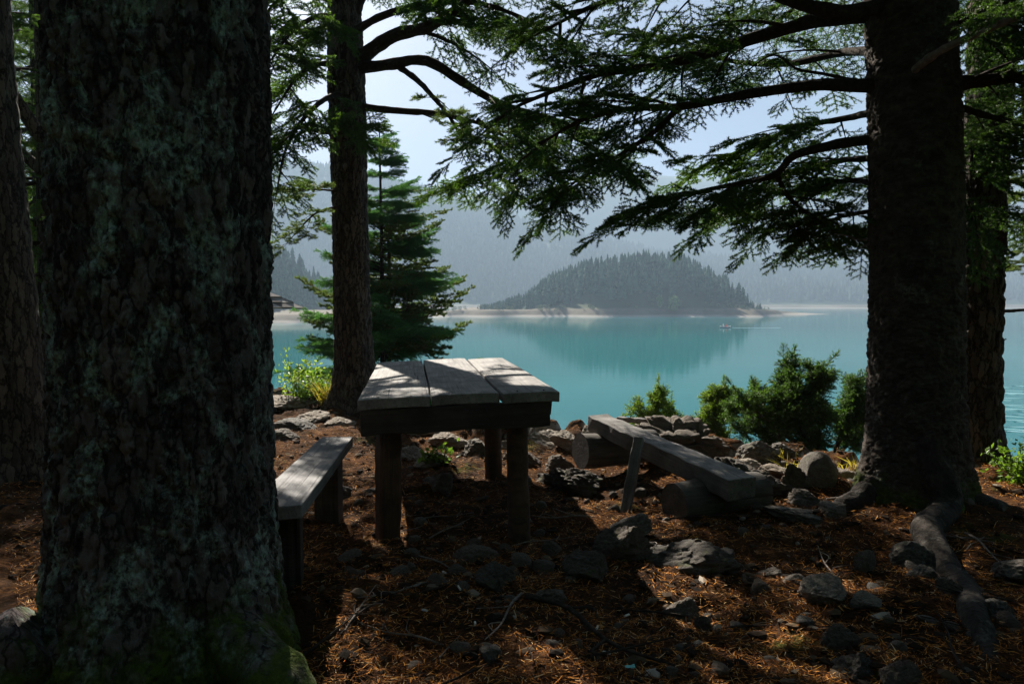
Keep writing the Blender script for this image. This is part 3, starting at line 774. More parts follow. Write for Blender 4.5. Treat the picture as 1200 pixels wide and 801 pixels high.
limb(MID, [(402, 225, 7.6), (372, 222, 7.4), (345, 224, 7.2)], .014, .005, kind='pine', need=NEEDLE_PINE, seed=30, n_sec=7, L_sec=.35, t0=.2, hang=.05)
limb(MID, [(402, 240, 7.6), (370, 250, 7.4), (345, 275, 7.2)], .014, .005, kind='pine', need=NEEDLE_PINE, seed=31, n_sec=6, L_sec=.3, t0=.3, hang=.05)
limb(MID, [(404, 175, 7.4), (412, 158, 7.1), (418, 150, 7.0)], .012, .004, need=NEEDLE_BRIGHT, seed=32, n_sec=5, L_sec=.25, t0=.3, hang=.7)
crown(MID, lambda z: (-.1, 0), 7.0, 11, B_CROWN, 4, .7, 2.8, 1.6, (-.1, .12), None, 9, 2.2)

# --- the large fir at the right and its neighbour
rx, ry = (1070 - 600) / F * 3.95, 3.95
FIR = t = thing("fir_tree", "thick fir trunk on the right with long needled boughs over the lake", "tree", (rx, ry, 0))
pr = [P(1068, 640, ry), P(1071, 520, ry), P(1073, 400, ry), P(1072, 200, ry), P(1066, 0, ry), P(1058, -200, ry), P(1055, -900, ry)]
world_child(trunk_mesh(pr, [.285, .252, .243, .238, .232, .224, .216, .21, .20, .19, .18, .17], BARK_FIR, "trunk", t, k=260, n=620, dense=3.2, fine=.006, flare=.21, fh=.22, lobes=5, amp=.011, sc_=(10, 10, 11), seed=8, phase=2.2, zbase=.1), t)
R1 = limb(FIR, [(1040, 15, 3.95), (990, 20, 4.1), (950, 25, 4.3), (867, 50, 4.5), (783, 75, 4.7), (700, 88, 4.9), (640, 110, 5.1), (600, 128, 5.2), (575, 148, 5.3)], .052, .009, seed=41, n_sec=22, L_sec=.75, t0=.2, s=1.0, hang=.3)
limb(FIR, [(1040, 5, 3.9), (990, 15, 3.8), (960, 10, 3.8), (925, 0, 3.8), (860, -25, 4.0), (780, -20, 4.2), (700, 5, 4.4), (630, 40, 4.6)], .045, .009, seed=42, n_sec=17, L_sec=.7, t0=.3, s=1.0, hang=.35)
R2 = limb(FIR, [(1040, 100, 3.95), (1000, 100, 4.0), (950, 100, 4.2), (879, 110, 4.4), (796, 125, 4.6), (742, 127, 4.8), (690, 138, 5.0), (650, 158, 5.1), (620, 180, 5.2)], .042, .008, seed=43, n_sec=18, L_sec=.62, t0=.42, s=1.0, hang=.35)
limb(FIR, [(796, 125, 4.6), (762, 158, 4.65), (700, 198, 4.7), (675, 212, 4.75), (655, 232, 4.8)], .022, .006, seed=44, n_sec=15, L_sec=.42, t0=.25, s=1.0, hang=.45, droop=.5)
R3 = limb(FIR, [(1045, 160, 3.95), (1000, 166, 4.05), (971, 171, 4.1), (929, 183, 4.2), (910, 204, 4.3), (880, 212, 4.35), (830, 222, 4.4), (790, 232, 4.45), (752, 246, 4.5)], .034, .007, seed=45, n_sec=17, L_sec=.5, t0=.42, s=.95, hang=.45, droop=.5)
limb(FIR, [(910, 204, 4.3), (925, 232, 4.35), (950, 252, 4.4), (978, 270, 4.45), (1000, 285, 4.5)], .016, .005, seed=46, n_sec=12, L_sec=.42, t0=.1, s=.95, hang=.5, droop=.5)
limb(FIR, [(1030, 130, 4.1), (985, 140, 4.5), (930, 150, 4.8), (880, 172, 5.0), (835, 190, 5.2)], .026, .006, need=NEEDLE_BRIGHT, seed=47, n_sec=16, L_sec=.55, t0=.2, s=1.0, hang=.35)
limb(FIR, [(1030, 215, 4.1), (990, 212, 4.5), (950, 225, 4.7), (915, 255, 4.9)], .022, .006, need=NEEDLE_FIR, seed=48, n_sec=14, L_sec=.5, t0=.15, s=1.0, hang=.4)
limb(FIR, [(1035, 60, 4.1), (985, 62, 4.6), (920, 75, 5.0), (850, 70, 5.4), (790, 45, 5.8), (720, 40, 6.0)], .03, .007, seed=49, n_sec=15, L_sec=.7, t0=.2, s=1.05, hang=.35)
limb(FIR, [(1035, 185, 4.1), (985, 188, 4.6), (930, 200, 5.0), (885, 222, 5.2), (850, 246, 5.3)], .024, .006, need=NEEDLE_BRIGHT, seed=57, n_sec=15, L_sec=.5, t0=.15, s=1.0, hang=.4)
limb(FIR, [(1035, 245, 4.1), (995, 252, 4.4), (975, 258, 4.55), (958, 268, 4.6)], .018, .005, seed=58, n_sec=11, L_sec=.34, t0=.15, s=1.0, hang=.45)
limb(FIR, [(1009, 96, 4.1), (967, 87, 4.2), (934, 81, 4.2), (904, 65, 4.2), (858, 98, 4.3)], .012, .003, n_sec=0, seed=50, label="thin bare dead twig")
limb(FIR, [(1035, 275, 4.0), (1010, 281, 4.1), (992, 276, 4.1), (978, 274, 4.15)], .012, .003, n_sec=0, seed=51, wood=PALE_TWIG, label="pale dead twig stub")
limb(FIR, [(1035, 280, 3.95), (1018, 286, 4.0), (998, 296, 4.0)], .010, .003, n_sec=0, seed=52, wood=PALE_TWIG, label="pale dead twig stub")
limb(FIR, [(1072, 82, 3.72), (1092, 66, 3.6), (1117, 52, 3.5), (1160, 34, 3.35), (1230, 0, 3.1)], .022, .014, n_sec=6, L_sec=.5, t0=.6, seed=53, wood=PALE_TWIG, label="pale bare limb crossing in front of the trunk")
limb(FIR, [(1100, 100, 3.95), (1150, 95, 3.9), (1210, 88, 3.8), (1290, 80, 3.7)], .045, .015, n_sec=14, L_sec=.6, t0=.1, seed=54, hang=.35)
limb(FIR, [(1105, 118, 4.0), (1150, 134, 4.0), (1200, 146, 4.0), (1260, 165, 4.0)], .022, .010, n_sec=5, L_sec=.35, t0=.1, seed=55, hang=.3)
limb(FIR, [(1090, 20, 3.9), (1140, 25, 3.8), (1200, 15, 3.7), (1280, 10, 3.6)], .04, .012, n_sec=16, L_sec=.7, t0=.1, seed=56, hang=.5)
crown(FIR, lambda z: (-.05, 0), 3.4, 10, B_CROWN, 4, .75, 2.5, 1.5, (-.05, .15), None, 12, 2.2)
# roots
gp = lambda px, py, dz=0.0: (lambda q: (q[0], q[1], gz1(q[0], q[1]) + dz))(G(px, py))
root(t, [(rx - .02, ry - .08, .60), (rx - .01, ry - .25, .27), (rx + .0, ry - .36, .10), gp(1085, 636, .03), gp(1108, 664, .012), gp(1136, 700, -.012), gp(1140, 730, .012), gp(1160, 765, -.02), gp(1150, 792, -.06)], .092, .04, ROOT_BARK, 7)
root(t, [(rx - .2, ry - .05, .14), (rx - .40, ry - .12, .05), (rx - .62, ry - .2, -.01), (rx - .8, ry - .22, -.07)], .07, .03, ROOT_BARK, 9)
root(t, [(rx + .18, ry - .1, .12), (rx + .45, ry - .3, .0), (rx + .75, ry - .45, -.16)], .08, .04, ROOT_BARK, 10)
root(t, [gp(1122, 684, .005), gp(1150, 706, .0), gp(1180, 722, -.01), gp(1215, 742, -.05)], .032, .015, ROOT_BARK, 11)
root(t, [gp(1100, 654, .0), gp(1078, 676, -.005), gp(1060, 702, -.02), gp(1050, 716, -.05)], .03, .012, ROOT_BARK, 12)
nx_, ny_ = (1143 - 600) / F * 4.75, 4.75
t2 = thing("pine_tree", "rough barked trunk just behind the thick fir trunk on the right", "tree", (nx_, ny_, 0))
pn = [P(1141, 660, ny_), P(1143, 500, ny_), P(1146, 350, ny_), P(1153, 200, ny_), P(1162, 60, ny_), P(1168, -100, ny_), P(1180, -600, ny_)]
world_child(trunk_mesh(pn, [.17, .15, .145, .14, .135, .13, .12], BARK, "trunk", t2, k=110, n=420, flare=.4, fh=.25, lobes=4, amp=.022, sc_=(13, 13, 7), seed=9), t2)
limb(t2, [(1160, 190, 4.75), (1190, 195, 4.7), (1230, 205, 4.6)], .016, .008, n_sec=6, L_sec=.4, t0=.05, seed=60, need=NEEDLE_PINE, kind='pine')
limb(t2, [(1165, 245, 4.75), (1190, 252, 4.7), (1230, 270, 4.6)], .015, .008, n_sec=7, L_sec=.35, t0=.1, seed=61)
limb(t2, [(1168, 365, 4.75), (1185, 364, 4.7), (1215, 362, 4.65)], .013, .008, n_sec=0, seed=62, label="bare dead branch stub over the water")
limb(t2, [(1168, 317, 4.75), (1178, 314, 4.7), (1184, 311, 4.65)], .010, .004, n_sec=0, seed=63, label="short dead branch stub")
limb(t2, [(1165, 402, 4.75), (1172, 400, 4.7), (1179, 397, 4.65)], .010, .004, n_sec=0, seed=64, label="short dead branch stub")
limb(t2, [(1150, 150, 4.75), (1140, 170, 4.3), (1138, 215, 4.15), (1142, 250, 4.1)], .016, .005, n_sec=9, L_sec=.3, t0=.1, seed=65, hang=.6)
limb(t2, [(1165, 100, 4.75), (1200, 110, 4.6), (1250, 140, 4.5), (1300, 190, 4.4)], .025, .008, n_sec=10, L_sec=.5, t0=.1, seed=66, hang=.4)
crown(t2, lambda z: (.1, 0), 4.2, 9, B_CROWN, 3, .8, 2.0, 1.2, (-.1, .12), None, 14, 2.2)
t = thing("pine_tree", "sparse pine with bright tufted twigs at the right edge over the lake", "tree", (6.9, 8.0, -1.8))
mb = MB(); add_tube(mb, resample([(6.9, 8.0, -1.9), (6.85, 8, 2), (6.9, 8.1, 5)], 24), np.linspace(.11, .04, 24), 14, bump=.3); world_child(mb.build("trunk", BARK_PINE), t)
for i, (pts, n_) in enumerate((([(1265, 300, 8), (1230, 306, 7.8), (1196, 312, 7.7)], 8), ([(1268, 270, 8), (1235, 280, 7.8), (1202, 300, 7.6)], 7), ([(1270, 210, 8), (1235, 215, 7.8), (1195, 230, 7.6)], 9))):
    limb(t, pts, .02, .006, kind='pine', need=NEEDLE_PINE, n_sec=n_, L_sec=.4, t0=.3, seed=70 + i, hang=.1)

# --- young spruce and slim pine beyond the table
sx, sy = (447 - 600) / F * 11.0, 11.0; sz = gz1(sx, sy) - .1
t = thing("young_spruce", "bushy young green spruce behind the middle trunk at the water's edge", "tree", (sx, sy, sz))
H = 6.05
mb = MB(); add_tube(mb, resample([(0, 0, -.1), (.02, 0, H * .5), (0, 0, H)], 30), np.linspace(.075, .008, 30), 12, bump=.2); mb.build("trunk", BARK, t)
r_ = np.random.default_rng(77); z = .35; cnt = 0
while z < H - .1 and cnt < 99:
    L = (1.38 * (1 - z / H) ** .75 + .18)
    for k in range(4):
        if cnt >= 99: break
        add_bough(t, B_YOUNG[r_.integers(3)], (0, 0, z + r_.uniform(-.16, .16)), r_.uniform(0, 6.28), r_.uniform(-.30, .20) + .25 * z / H, L * r_.uniform(.8, 1.15) / 1.2); cnt += 1
    z += .26 - .009 * z
qx, qy = (455 - 600) / F * 11.5, 11.5; qz = gz1(qx, qy) - .1
t = thing("pine_tree", "slim orange barked pine with sparse tufts rising behind the young spruce", "tree", (qx, qy, qz))
mb = MB(); add_tube(mb, resample([(0, 0, -.1), (.0, 0, 2.3), (.03, 0, 4.0), (.0, 0, 5.2)], 30), np.linspace(.06, .02, 30), 12, bump=.2); mb.build("trunk", BARK_PINE, t)
crown(t, lambda z: (0, 0), 2.8, 5.2, B_PINE, 5, .30, 1.35, .7, (-.1, .35), None, 31, 1.3)

# ------------------------------------------------------------------ table
tbl = thing("picnic_table", "weathered three board wooden table on round log legs facing the lake", "table", (0, 0, 0))
tdir = nrm(np.array((-.150, 1.0, 0)))            # its long axis
tside = np.array((tdir[1], -tdir[0], 0))
NL, NR = P(419, 468, 3.33), P(656, 457, 3.42)
wv_ = NR - NL; Wt = np.linalg.norm(wv_); LT = 2.12
zt = float((NL[2] + NR[2]) / 2)
def tp(u, v, z):                                  # table coordinates: u across 0..1, v along in metres
    q = NL + wv_ * u; q = q + tdir * v; return np.array((q[0], q[1], NL[2] + (NR[2] - NL[2]) * u + z))
cuts = [(0.0, .352), (.362, .697), (.712, 1.0)]
for i, (u0, u1) in enumerate(cuts):
    mb = MB(); nU, nV = 9, 60; th = .052
    vj = [0.0, .01, -.006][i]
    vv = np.linspace(0, 1, nV); uu = np.linspace(0, 1, nU); rows = []
    for b_ in vv:
        e0 = u0 + (fbm(np.array([[b_ * 3, i, .3]]), 3)[0]) * .012; e1 = u1 + (fbm(np.array([[b_ * 3, i, 5.3]]), 3)[0]) * .012
        for a_ in uu:
            u = e0 + (e1 - e0) * a_; q = tp(u, vj + b_ * (LT + [0, .03, -.02][i]), 0)
            q[2] += .006 * fbm(np.array([[a_ * 2 + i * 7, b_ * 5, 0]]), 2)[0] - .004 * (abs(a_ - .5) * 2) ** 6 + [.0, .002, -.001][i]
            rows.append(q)
    top = np.array(rows); bot = top - np.array((0, 0, th))
    V = np.vstack([top, bot]); n0 = nU * nV
    fs = []
    for b_ in range(nV - 1):
        for a_ in range(nU - 1):
            q = b_ * nU + a_; fs.append([q, q + 1, q + nU + 1, q + nU]); fs.append([n0 + q, n0 + q + nU, n0 + q + nU + 1, n0 + q + 1])
    for b_ in range(nV - 1):
        for a_, s in ((0, 0), (nU - 1, 1)):
            q = b_ * nU + a_; f = [q, q + nU, n0 + q + nU, n0 + q]; fs.append(f if s == 0 else f[::-1])
    for a_ in range(nU - 1):
        q = a_; fs.append([q, n0 + q, n0 + q + 1, q + 1][::1]); q = (nV - 1) * nU + a_; fs.append([q, q + 1, n0 + q + 1, n0 + q])
    # local frame so that the grain runs along the board
    Mx = np.stack([tdir, -tside, (0, 0, 1)], 0); org = tp(u0, 0, 0)
    mb.add((V - org) @ Mx.T, fs)
    o = mb.build("board", WOOD_TOP, tbl, False); o.location = org; o.rotation_euler.z = math.atan2(tdir[1], tdir[0])
    bevel(o, .005, 2)
def beam_obj(name, p0, p1, wd, ht, mat, parent, bev=.006, roll=0.0, taper=1.0, seg=14, noise=.004):
    """a squared timber from p0 to p1 (centre line), its grain along local X"""
    p0, p1 = np.array(p0, float), np.array(p1, float); L = np.linalg.norm(p1 - p0)
    mb = MB(); xs = np.linspace(0, L, seg); ring = np.array([(-.5, -.5), (.5, -.5), (.5, .5), (-.5, .5)])
    V = []
    for x_ in xs:
        s = 1 + (taper - 1) * x_ / L
        V.append(np.column_stack([np.full(4, x_), ring[:, 0] * wd * s, ring[:, 1] * ht * s]) + rng.normal(0, noise, (4, 3)) * (0, 1, 1))
    V = np.vstack(V); Fs = []
    for i in range(seg - 1):
        for k in range(4): Fs.append([i * 4 + k, i * 4 + (k + 1) % 4, i * 4 + 4 + (k + 1) % 4, i * 4 + 4 + k][::-1])
    Fs += [[0, 1, 2, 3], [(seg - 1) * 4 + k for k in (3, 2, 1, 0)]]
    mb.add(V, Fs); o = mb.build(name, mat, parent, False)
    d = Vector(p1 - p0).normalized(); q = d.to_track_quat('X', 'Z'); o.rotation_mode = 'QUATERNION'
    o.rotation_quaternion = q @ Euler((roll, 0, 0)).to_quaternion(); o.location = p0
    return bevel(o, bev, 2)
def log_obj(name, p0, p1, r0, r1, mat, parent, k=28, n=26, bump=.18, seed=0):
    p0, p1 = np.array(p0, float), np.array(p1, float); L = np.linalg.norm(p1 - p0); mb = MB()
    x_ = np.linspace(0, L, n); pth = np.stack([x_, .01 * np.sin(x_ * 3 + seed), .008 * np.cos(x_ * 4 + seed)], -1)
    for V, Fx in tube(pth, np.linspace(r0, r1, n), k, True, bump, seed): mb.add(V, Fx)
    o = mb.build(name, mat, parent); d = Vector(p1 - p0).normalized(); o.rotation_mode = 'QUATERNION'
    o.rotation_quaternion = d.to_track_quat('X', 'Z'); o.location = p0; return bevel(o, .012, 2)
for u0, u1 in cuts:
    for f in (.28, .74):
        q = tp(u0 + (u1 - u0) * f, .036 + rng.uniform(-.006, .006), .0035); mb = MB(); add_tube(mb, np.array([q - (0, 0, .012), q - (0, 0, .001), q]), np.array([.003, .0055, .0045]), 10); mb.build("nail", NAIL, tbl)
# rails under the boards
ra = .128
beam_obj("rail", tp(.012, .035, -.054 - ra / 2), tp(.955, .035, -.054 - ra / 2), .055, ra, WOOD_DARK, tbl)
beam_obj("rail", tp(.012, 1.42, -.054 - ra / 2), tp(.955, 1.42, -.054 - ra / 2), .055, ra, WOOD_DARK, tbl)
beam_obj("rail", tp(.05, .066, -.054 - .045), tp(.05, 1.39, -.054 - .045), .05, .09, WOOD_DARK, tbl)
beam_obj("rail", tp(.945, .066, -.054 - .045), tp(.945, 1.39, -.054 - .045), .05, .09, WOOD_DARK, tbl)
for (u, v, rr_) in ((.135, .135, .066), (.815, .135, .054), (.135, 1.27, .058), (.80, 1.27, .056)):
    q = tp(u, v, -.06); g = gz1(q[0], q[1])
    if u < .2 and v < .2:
        beam_obj("leg", (q[0], q[1], g - .08), (q[0] + .01, q[1], q[2] - .002), .118, .112, WOOD_LEG_X, tbl, .018, R(28), 1.0, 16, .003); continue
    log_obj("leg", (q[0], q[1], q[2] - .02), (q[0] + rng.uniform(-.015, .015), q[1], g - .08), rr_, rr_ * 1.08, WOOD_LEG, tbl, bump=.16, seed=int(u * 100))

# ------------------------------------------------------------------ left bench: a tapered slab on two stumps
bl = thing("bench", "low tapered plank bench in the shade left of the table", "bench")
zb_ = .42
c4 = [G(353.5, 591.5, zb_), G(413.5, 511.6, zb_), G(377, 511, zb_), G(284, 596, zb_)]
mb = MB(); th = .055
nU, nV = 8, 40; rows = []
org = c4[3]; ax = nrm(c4[1] - c4[0]); Mx = np.stack([ax, np.cross((0, 0, 1.), ax), (0, 0, 1)], 0)
for b_ in np.linspace(0, 1, nV):
    for a_ in np.linspace(0, 1, nU):
        q = (c4[3] * (1 - b_) + c4[2] * b_) * (1 - a_) + (c4[0] * (1 - b_) + c4[1] * b_) * a_
        q = q + np.array((0, 0, .008 * fbm(np.array([[a_ * 2, b_ * 4, 3.]]), 3)[0])); rows.append(q)
top = (np.array(rows) - org) @ Mx.T; V = np.vstack([top, top - np.array((0, 0, th))]); n0 = nU * nV; fs = []
for b_ in range(nV - 1):
    for a_ in range(nU - 1):
        q = b_ * nU + a_; fs += [[q, q + 1, q + nU + 1, q + nU], [n0 + q, n0 + q + nU, n0 + q + nU + 1, n0 + q + 1]]
    q = b_ * nU; fs.append([q, q + nU, n0 + q + nU, n0 + q]); q += nU - 1; fs.append([q, n0 + q, n0 + q + nU, q + nU])
for a_ in range(nU - 1):
    fs.append([a_, n0 + a_, n0 + a_ + 1, a_ + 1]); q = (nV - 1) * nU + a_; fs.append([q, q + 1, n0 + q + 1, n0 + q])
mb.add(V, fs); o = mb.build("seat", WOOD_SLAB, bl, False); o.location = org; o.rotation_euler.z = math.atan2(ax[1], ax[0]); bevel(o, .006)
for u in (.10, .80):
    a0 = c4[0] * (1 - u) + c4[1] * u; a1 = c4[3] * (1 - u) + c4[2] * u; inn = nrm(a1 - a0)
    p0, p1 = a0 + inn * .03, a1 - inn * .03; mid = (p0 + p1) / 2
    gl = min(gz1(p0[0], p0[1]), gz1(p1[0], p1[1])) - .06; hh = zb_ - th - .004 - gl
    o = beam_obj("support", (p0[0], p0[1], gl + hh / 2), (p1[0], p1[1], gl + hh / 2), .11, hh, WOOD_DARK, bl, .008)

# ------------------------------------------------------------------ right bench: a sloping beam on two logs with a prop
br = thing("bench", "sloping heavy beam bench resting on cut logs right of the table", "bench")
A0, A1 = P(700, 486, 5.0), P(870, 560, 3.66)
A0c, A1c = A0 - (0, 0, .052), A1 - (0, 0, .058)
o = beam_obj("seat_beam", A0c, A1c, .175, .105, WOOD_BEAM, br, .006, taper=1.12, seg=22, noise=.0035)
side = nrm(np.cross((A1 - A0), (0, 0, 1.)))
if side[0] < 0: side = -side                       # towards the right
g0 = P(735, 546, 4.9); 
l0 = P(680, 527, 4.78); log_obj("log_support", l0, l0 + side * .62 + (0, 0, -.02), .125, .115, WOOD_LOG, br, seed=3)
l1 = P(789, 589, 3.78); log_obj("log_support", l1, l1 + side * .62 + (0, 0, -.02), .118, .125, WOOD_LOG, br, seed=4)
beam_obj("prop", P(749, 513, 4.22), P(732, 604, 3.98), .058, .05, WOOD_BEAM, br, .005, noise=.002)

# ------------------------------------------------------------------ rocks
def ico(sub):
    import bmesh
    bm = bmesh.new(); bmesh.ops.create_icosphere(bm, subdivisions=sub, radius=1.0)
    V = np.array([v.co[:] for v in bm.verts]); Fx = np.array([[v.index for v in f.verts] for f in bm.faces]); bm.free(); return V, Fx
ICO4, ICO5, ICO3 = ico(4), ico(5), ico(3)
def rock_mesh(seed, mat, base=None, cuts=12, rough=.20, layered=0.0, name="rock"):
    r = np.random.default_rng(seed); V, Fx = base or ICO5; V = V.copy()
    V = V * (1 + .35 * fbm(V * 1.1 + seed * 3.1, 3)[:, None])
    for k in range(cuts):
        n_ = nrm(r.normal(size=3)); d_ = r.uniform(.45, .9); s = V @ n_ - d_; V = V - n_ * (np.maximum(s, 0) * .95)[:, None]
    if layered:
        zq = V[:, 2] * 5 + fbm(V * 2 + seed, 2) * 2; V = V * (1 + layered * (np.abs(zq - np.round(zq)) - .25))[:, None] 
    g = V / 1.0; ck = np.abs(fbm(g * 1.9 + seed, 3)); ck2 = np.abs(fbm(g * 4.3 + seed + 9, 3))
    V = V - nrm(V) * (rough * .55 * smoothstep(.07, .0, ck) + rough * .28 * smoothstep(.06, 0, ck2))[:, None]
    f1, f2 = worley(g * 3.1 + .3 * fbm(g * 4, 2)[:, None], seed)
    V = V + nrm(V) * (rough * .35 * (h3(*[np.floor(c * 1e4).astype(np.int64) for c in (f1 * 0, f1 * 0, f1 * 0)], 1) + smoothstep(0, .25, f2 - f1) - .6) + rough * .45 * fbm(g * 6 + seed, 4) + rough * .18 * fbm(g * 17 + seed, 3))[:, None]
    mb = MB(); mb.add(V, Fx); return mb.mesh(name, mat, True)
def put_rock(me, px, pyb, wpx, hpx, label, sink=.25, depth=.8, group=None, name="rock", tilt=.2, cat="rock", d=None):
    """px: centre, pyb: foot, wpx/hpx: visible size in photograph pixels"""
    q = G(px, pyb, 0.0) if d is None else P(px, pyb, d)
    wd, ht = wpx / F * q[1], hpx / F * q[1]
    y = q[1] + wd * depth * .4
    g = gz1(q[0], y)
    o = bpy.data.objects.new(name, me); C.objects.link(o)
    o.location = (q[0] * y / q[1], y, g + ht * (.37 - sink)); o.scale = (wd * .62, wd * .62 * depth, ht * .68)
    o.rotation_euler = (rng.uniform(-tilt, tilt), rng.uniform(-tilt, tilt), rng.uniform(-.6, .6))
    return tag(o, label, cat, group)
RM = [rock_mesh(300 + i, ROCK) for i in range(6)]; RD = [rock_mesh(320 + i, ROCK_DK) for i in range(4)]; RT = [rock_mesh(340 + i, ROCK_TAN) for i in range(3)]
SM = [rock_mesh(400 + i, ROCK, ICO3, 9) for i in range(5)]; SD = [rock_mesh(420 + i, ROCK_DK, ICO3, 9) for i in range(3)]
RND = rock_mesh(360, ROCK, ICO4, 3, .05)
put_rock(RND, 955, 582, 42, 42, "rounded grey boulder left of the thick fir trunk", .12, .9)
put_rock(RD[0], 932, 582, 30, 38, "narrow dark stone leaning against the rounded grey boulder", .15)
put_rock(RM[1], 942, 597, 50, 18, "flat pale stone at the foot of the rounded grey boulder", .2)
put_rock(RM[2], 930, 613, 60, 20, "broad low slab below the rounded grey boulder", .3)
put_rock(RM[3], 975, 611, 44, 16, "thin pale slab near the fir root", .3)
put_rock(RT[0], 967, 710, 54, 36, "large tan stone lying in the sunlit needles at the right", .2)
put_rock(RT[1], 1012, 718, 32, 20, "small tan stone right of the large tan stone", .25)
put_rock(RM[4], 800, 714, 42, 28, "pitted grey stone at the edge of the table's shadow", .2)
put_rock(RM[5], 824, 727, 22, 24, "small pointed stone beside the pitted grey stone", .15)
put_rock(RM[0], 1073, 664, 50, 34, "angular grey stone beside the fir's long root", .2)
put_rock(RM[2], 1078, 684, 30, 18, "small stone below the angular stone by the root", .25)
put_rock(RM[3], 1012, 671, 30, 32, "upright grey stone between the two fir roots", .15)
put_rock(RM[1], 1112, 706, 34, 22, "grey lump of stone in the crook of the long root", .25)
put_rock(RD[1], 728, 652, 66, 44, "large dark craggy rock at the foot of the beam's prop", .15, .8)
put_rock(RD[2], 800, 660, 110, 42, "broad dark mound of rock in front of the near log", .2, .6)
put_rock(RM[4], 742, 626, 46, 18, "sunlit flat stone on the craggy rock under the prop", .1)
put_rock(RD[3], 582, 695, 44, 32, "dark stone on the ground in front of the table", .2)
put_rock(RM[5], 646, 702, 40, 20, "low grey stone before the table's right leg", .3)
put_rock(RM[0], 646, 648, 22, 16, "small pale stone against the table's right leg", .15)
put_rock(RD[0], 985, 760, 40, 28, "dark angular stone in the sunlit needles at lower right", .2)
put_rock(RD[1], 1000, 790, 46, 34, "blackish stone near the bottom edge at lower right", .2)
put_rock(RD[2], 1050, 804, 46, 30, "blackish stone cut by the bottom edge at lower right", .2)
put_rock(RM[2], 900, 676, 26, 14, "small pale flat stone in shade below the near log", .3)
put_rock(RD[3], 690, 676, 52, 40, "dark rounded rock between the table leg and the craggy rock", .2)
put_rock(RM[3], 1185, 690, 60, 26, "low grey rock at the right edge beyond the long root", .25)
put_rock(RM[1], 1170, 735, 40, 26, "grey stone right of the long root near the edge", .25)
put_rock(RM[4], 515, 575, 46, 26, "pale broken stone on the ground under the table", .25)
put_rock(RM[5], 395, 585, 44, 22, "sunlit flat stone beside the low plank bench", .3)
put_rock(RM[0], 560, 655, 50, 18, "low stone in the shade under the table's near end", .3)
# stones along the edge of the bank
ledge = [(335, 478, 46, 14), (366, 490, 40, 14), (398, 500, 34, 14), (345, 505, 48, 12), (330, 520, 40, 12), (385, 476, 34, 12), (495, 508, 44, 22), (525, 520, 40, 20), (548, 505, 40, 18), (560, 530, 46, 22),
         (590, 522, 40, 20), (640, 519, 44, 20), (664, 526, 38, 20), (612, 540, 40, 18), (655, 548, 46, 24), (505, 545, 40, 20), (480, 535, 34, 18), (690, 522, 30, 22), (890, 545, 46, 24), (915, 540, 36, 16), (868, 552, 40, 18), (905, 558, 36, 14), (985, 570, 34, 18)]
for i, (a_, b_, c_, d_) in enumerate(ledge):
    put_rock((RT + RM[:2])[i % 5], a_, b_, c_, d_, "rough grey stone set in the sunlit lip of the bank", .3, .8, "stones along the lip of the bank")
crag = rock_mesh(500, ROCK, ICO5, 26, .42, .14)
o = put_rock(crag, 803, 556, 118, 52, "craggy layered outcrop on the bank behind the beam bench", .08, .55, None, "rock_outcrop", .05, "rock", d=5.0)
crag2 = rock_mesh(501, ROCK_DK, ICO5, 18, .30, .12)
put_rock(crag2, 868, 598, 90, 56, "dark outcrop at the near end of the beam bench", .12, .6, None, "rock_outcrop", .05, "rock", d=4.05)
crag3 = rock_mesh(502, ROCK_DK, ICO5, 18, .30, .12)
put_rock(crag3, 668, 590, 76, 40, "dark ledge of rock between the table and the far log", .2, .7, None, "rock_outcrop", .05, "rock", d=4.4)
# small loose stones
r_ = np.random.default_rng(91); cnt = 0
while cnt < 130:
    px, py = r_.uniform(330, 1195), r_.uniform(540, 800); q = G(px, py)
    if (q[0] - bx) ** 2 + (q[1] - by) ** 2 < .45: continue
    wpx = r_.uniform(6, 22) * (1.25 if py > 650 else .9)
    o = put_rock((SM if r_.random() < .6 else SD)[r_.integers(3)], px, py, wpx, wpx * r_.uniform(.4, .8), "small loose stone scattered among the fallen needles", .3, .9, "small loose stones on the forest floor", "stone", .4, "stone"); cnt += 1

# ------------------------------------------------------------------ bushes
def juniper(name, label, base, stems, need, seed, s=1.0, dens=.075):
    dens *= .62
    t = thing(name, label, "bush", base); r = np.random.default_rng(seed); W = MB(); N = MB()
    for pts, r0, side_n, Ls in stems:
        n = 24; p = resample(pts, n); add_tube(W, p, np.linspace(r0, .003, n), 7, bump=.4, seed=seed); T = nrm(np.gradient(p, axis=0))
        for i in range(int(side_n * .62) + 1):
            u = 1.0 if i == 0 else .30 + .70 * r.random() ** .8; j = min(int(u * (n - 1)), n - 2)
            d = nrm(T[j] * .5 + r.normal(0, .75, 3) + np.array((0, 0, .12))); L = Ls * r.uniform(.35, 1.25) * (1.1 - .5 * u)
            q = resample([p[j], p[j] + d * L * .5 + r.normal(0, .02, 3), p[j] + d * L + np.array((0, 0, .15 * L))], 8)
            add_tube(W, q, np.linspace(r0 * .28, .0025, 8), 5)
            for m in range(int(10 + 26 * L / .3 * dens / .04)):
                v = 1 - .75 * r.random() ** 1.3; c0 = q[min(int(v * 7), 7)] + r.normal(0, .022, 3)
                dd = nrm(d * .5 + r.normal(0, .65, 3) + np.array((0, 0, .5)))
                place_spray(N, W, SPR['jun'][r.integers(5)], c0, dd, r.normal(size=3) + (0, 0, .6), s * r.uniform(.45, 1.45))
        secondary(N, W, 'jun', p[-1], nrm(T[-1] + (0, 0, .4)), Ls * .6, r, 0, dens, s, .003, -.3, 0)
    world_child(W.build("stem", TWIG), t); world_child(N.build("foliage", need, None, False), t); return t
jb = P(972, 548, 6.1)
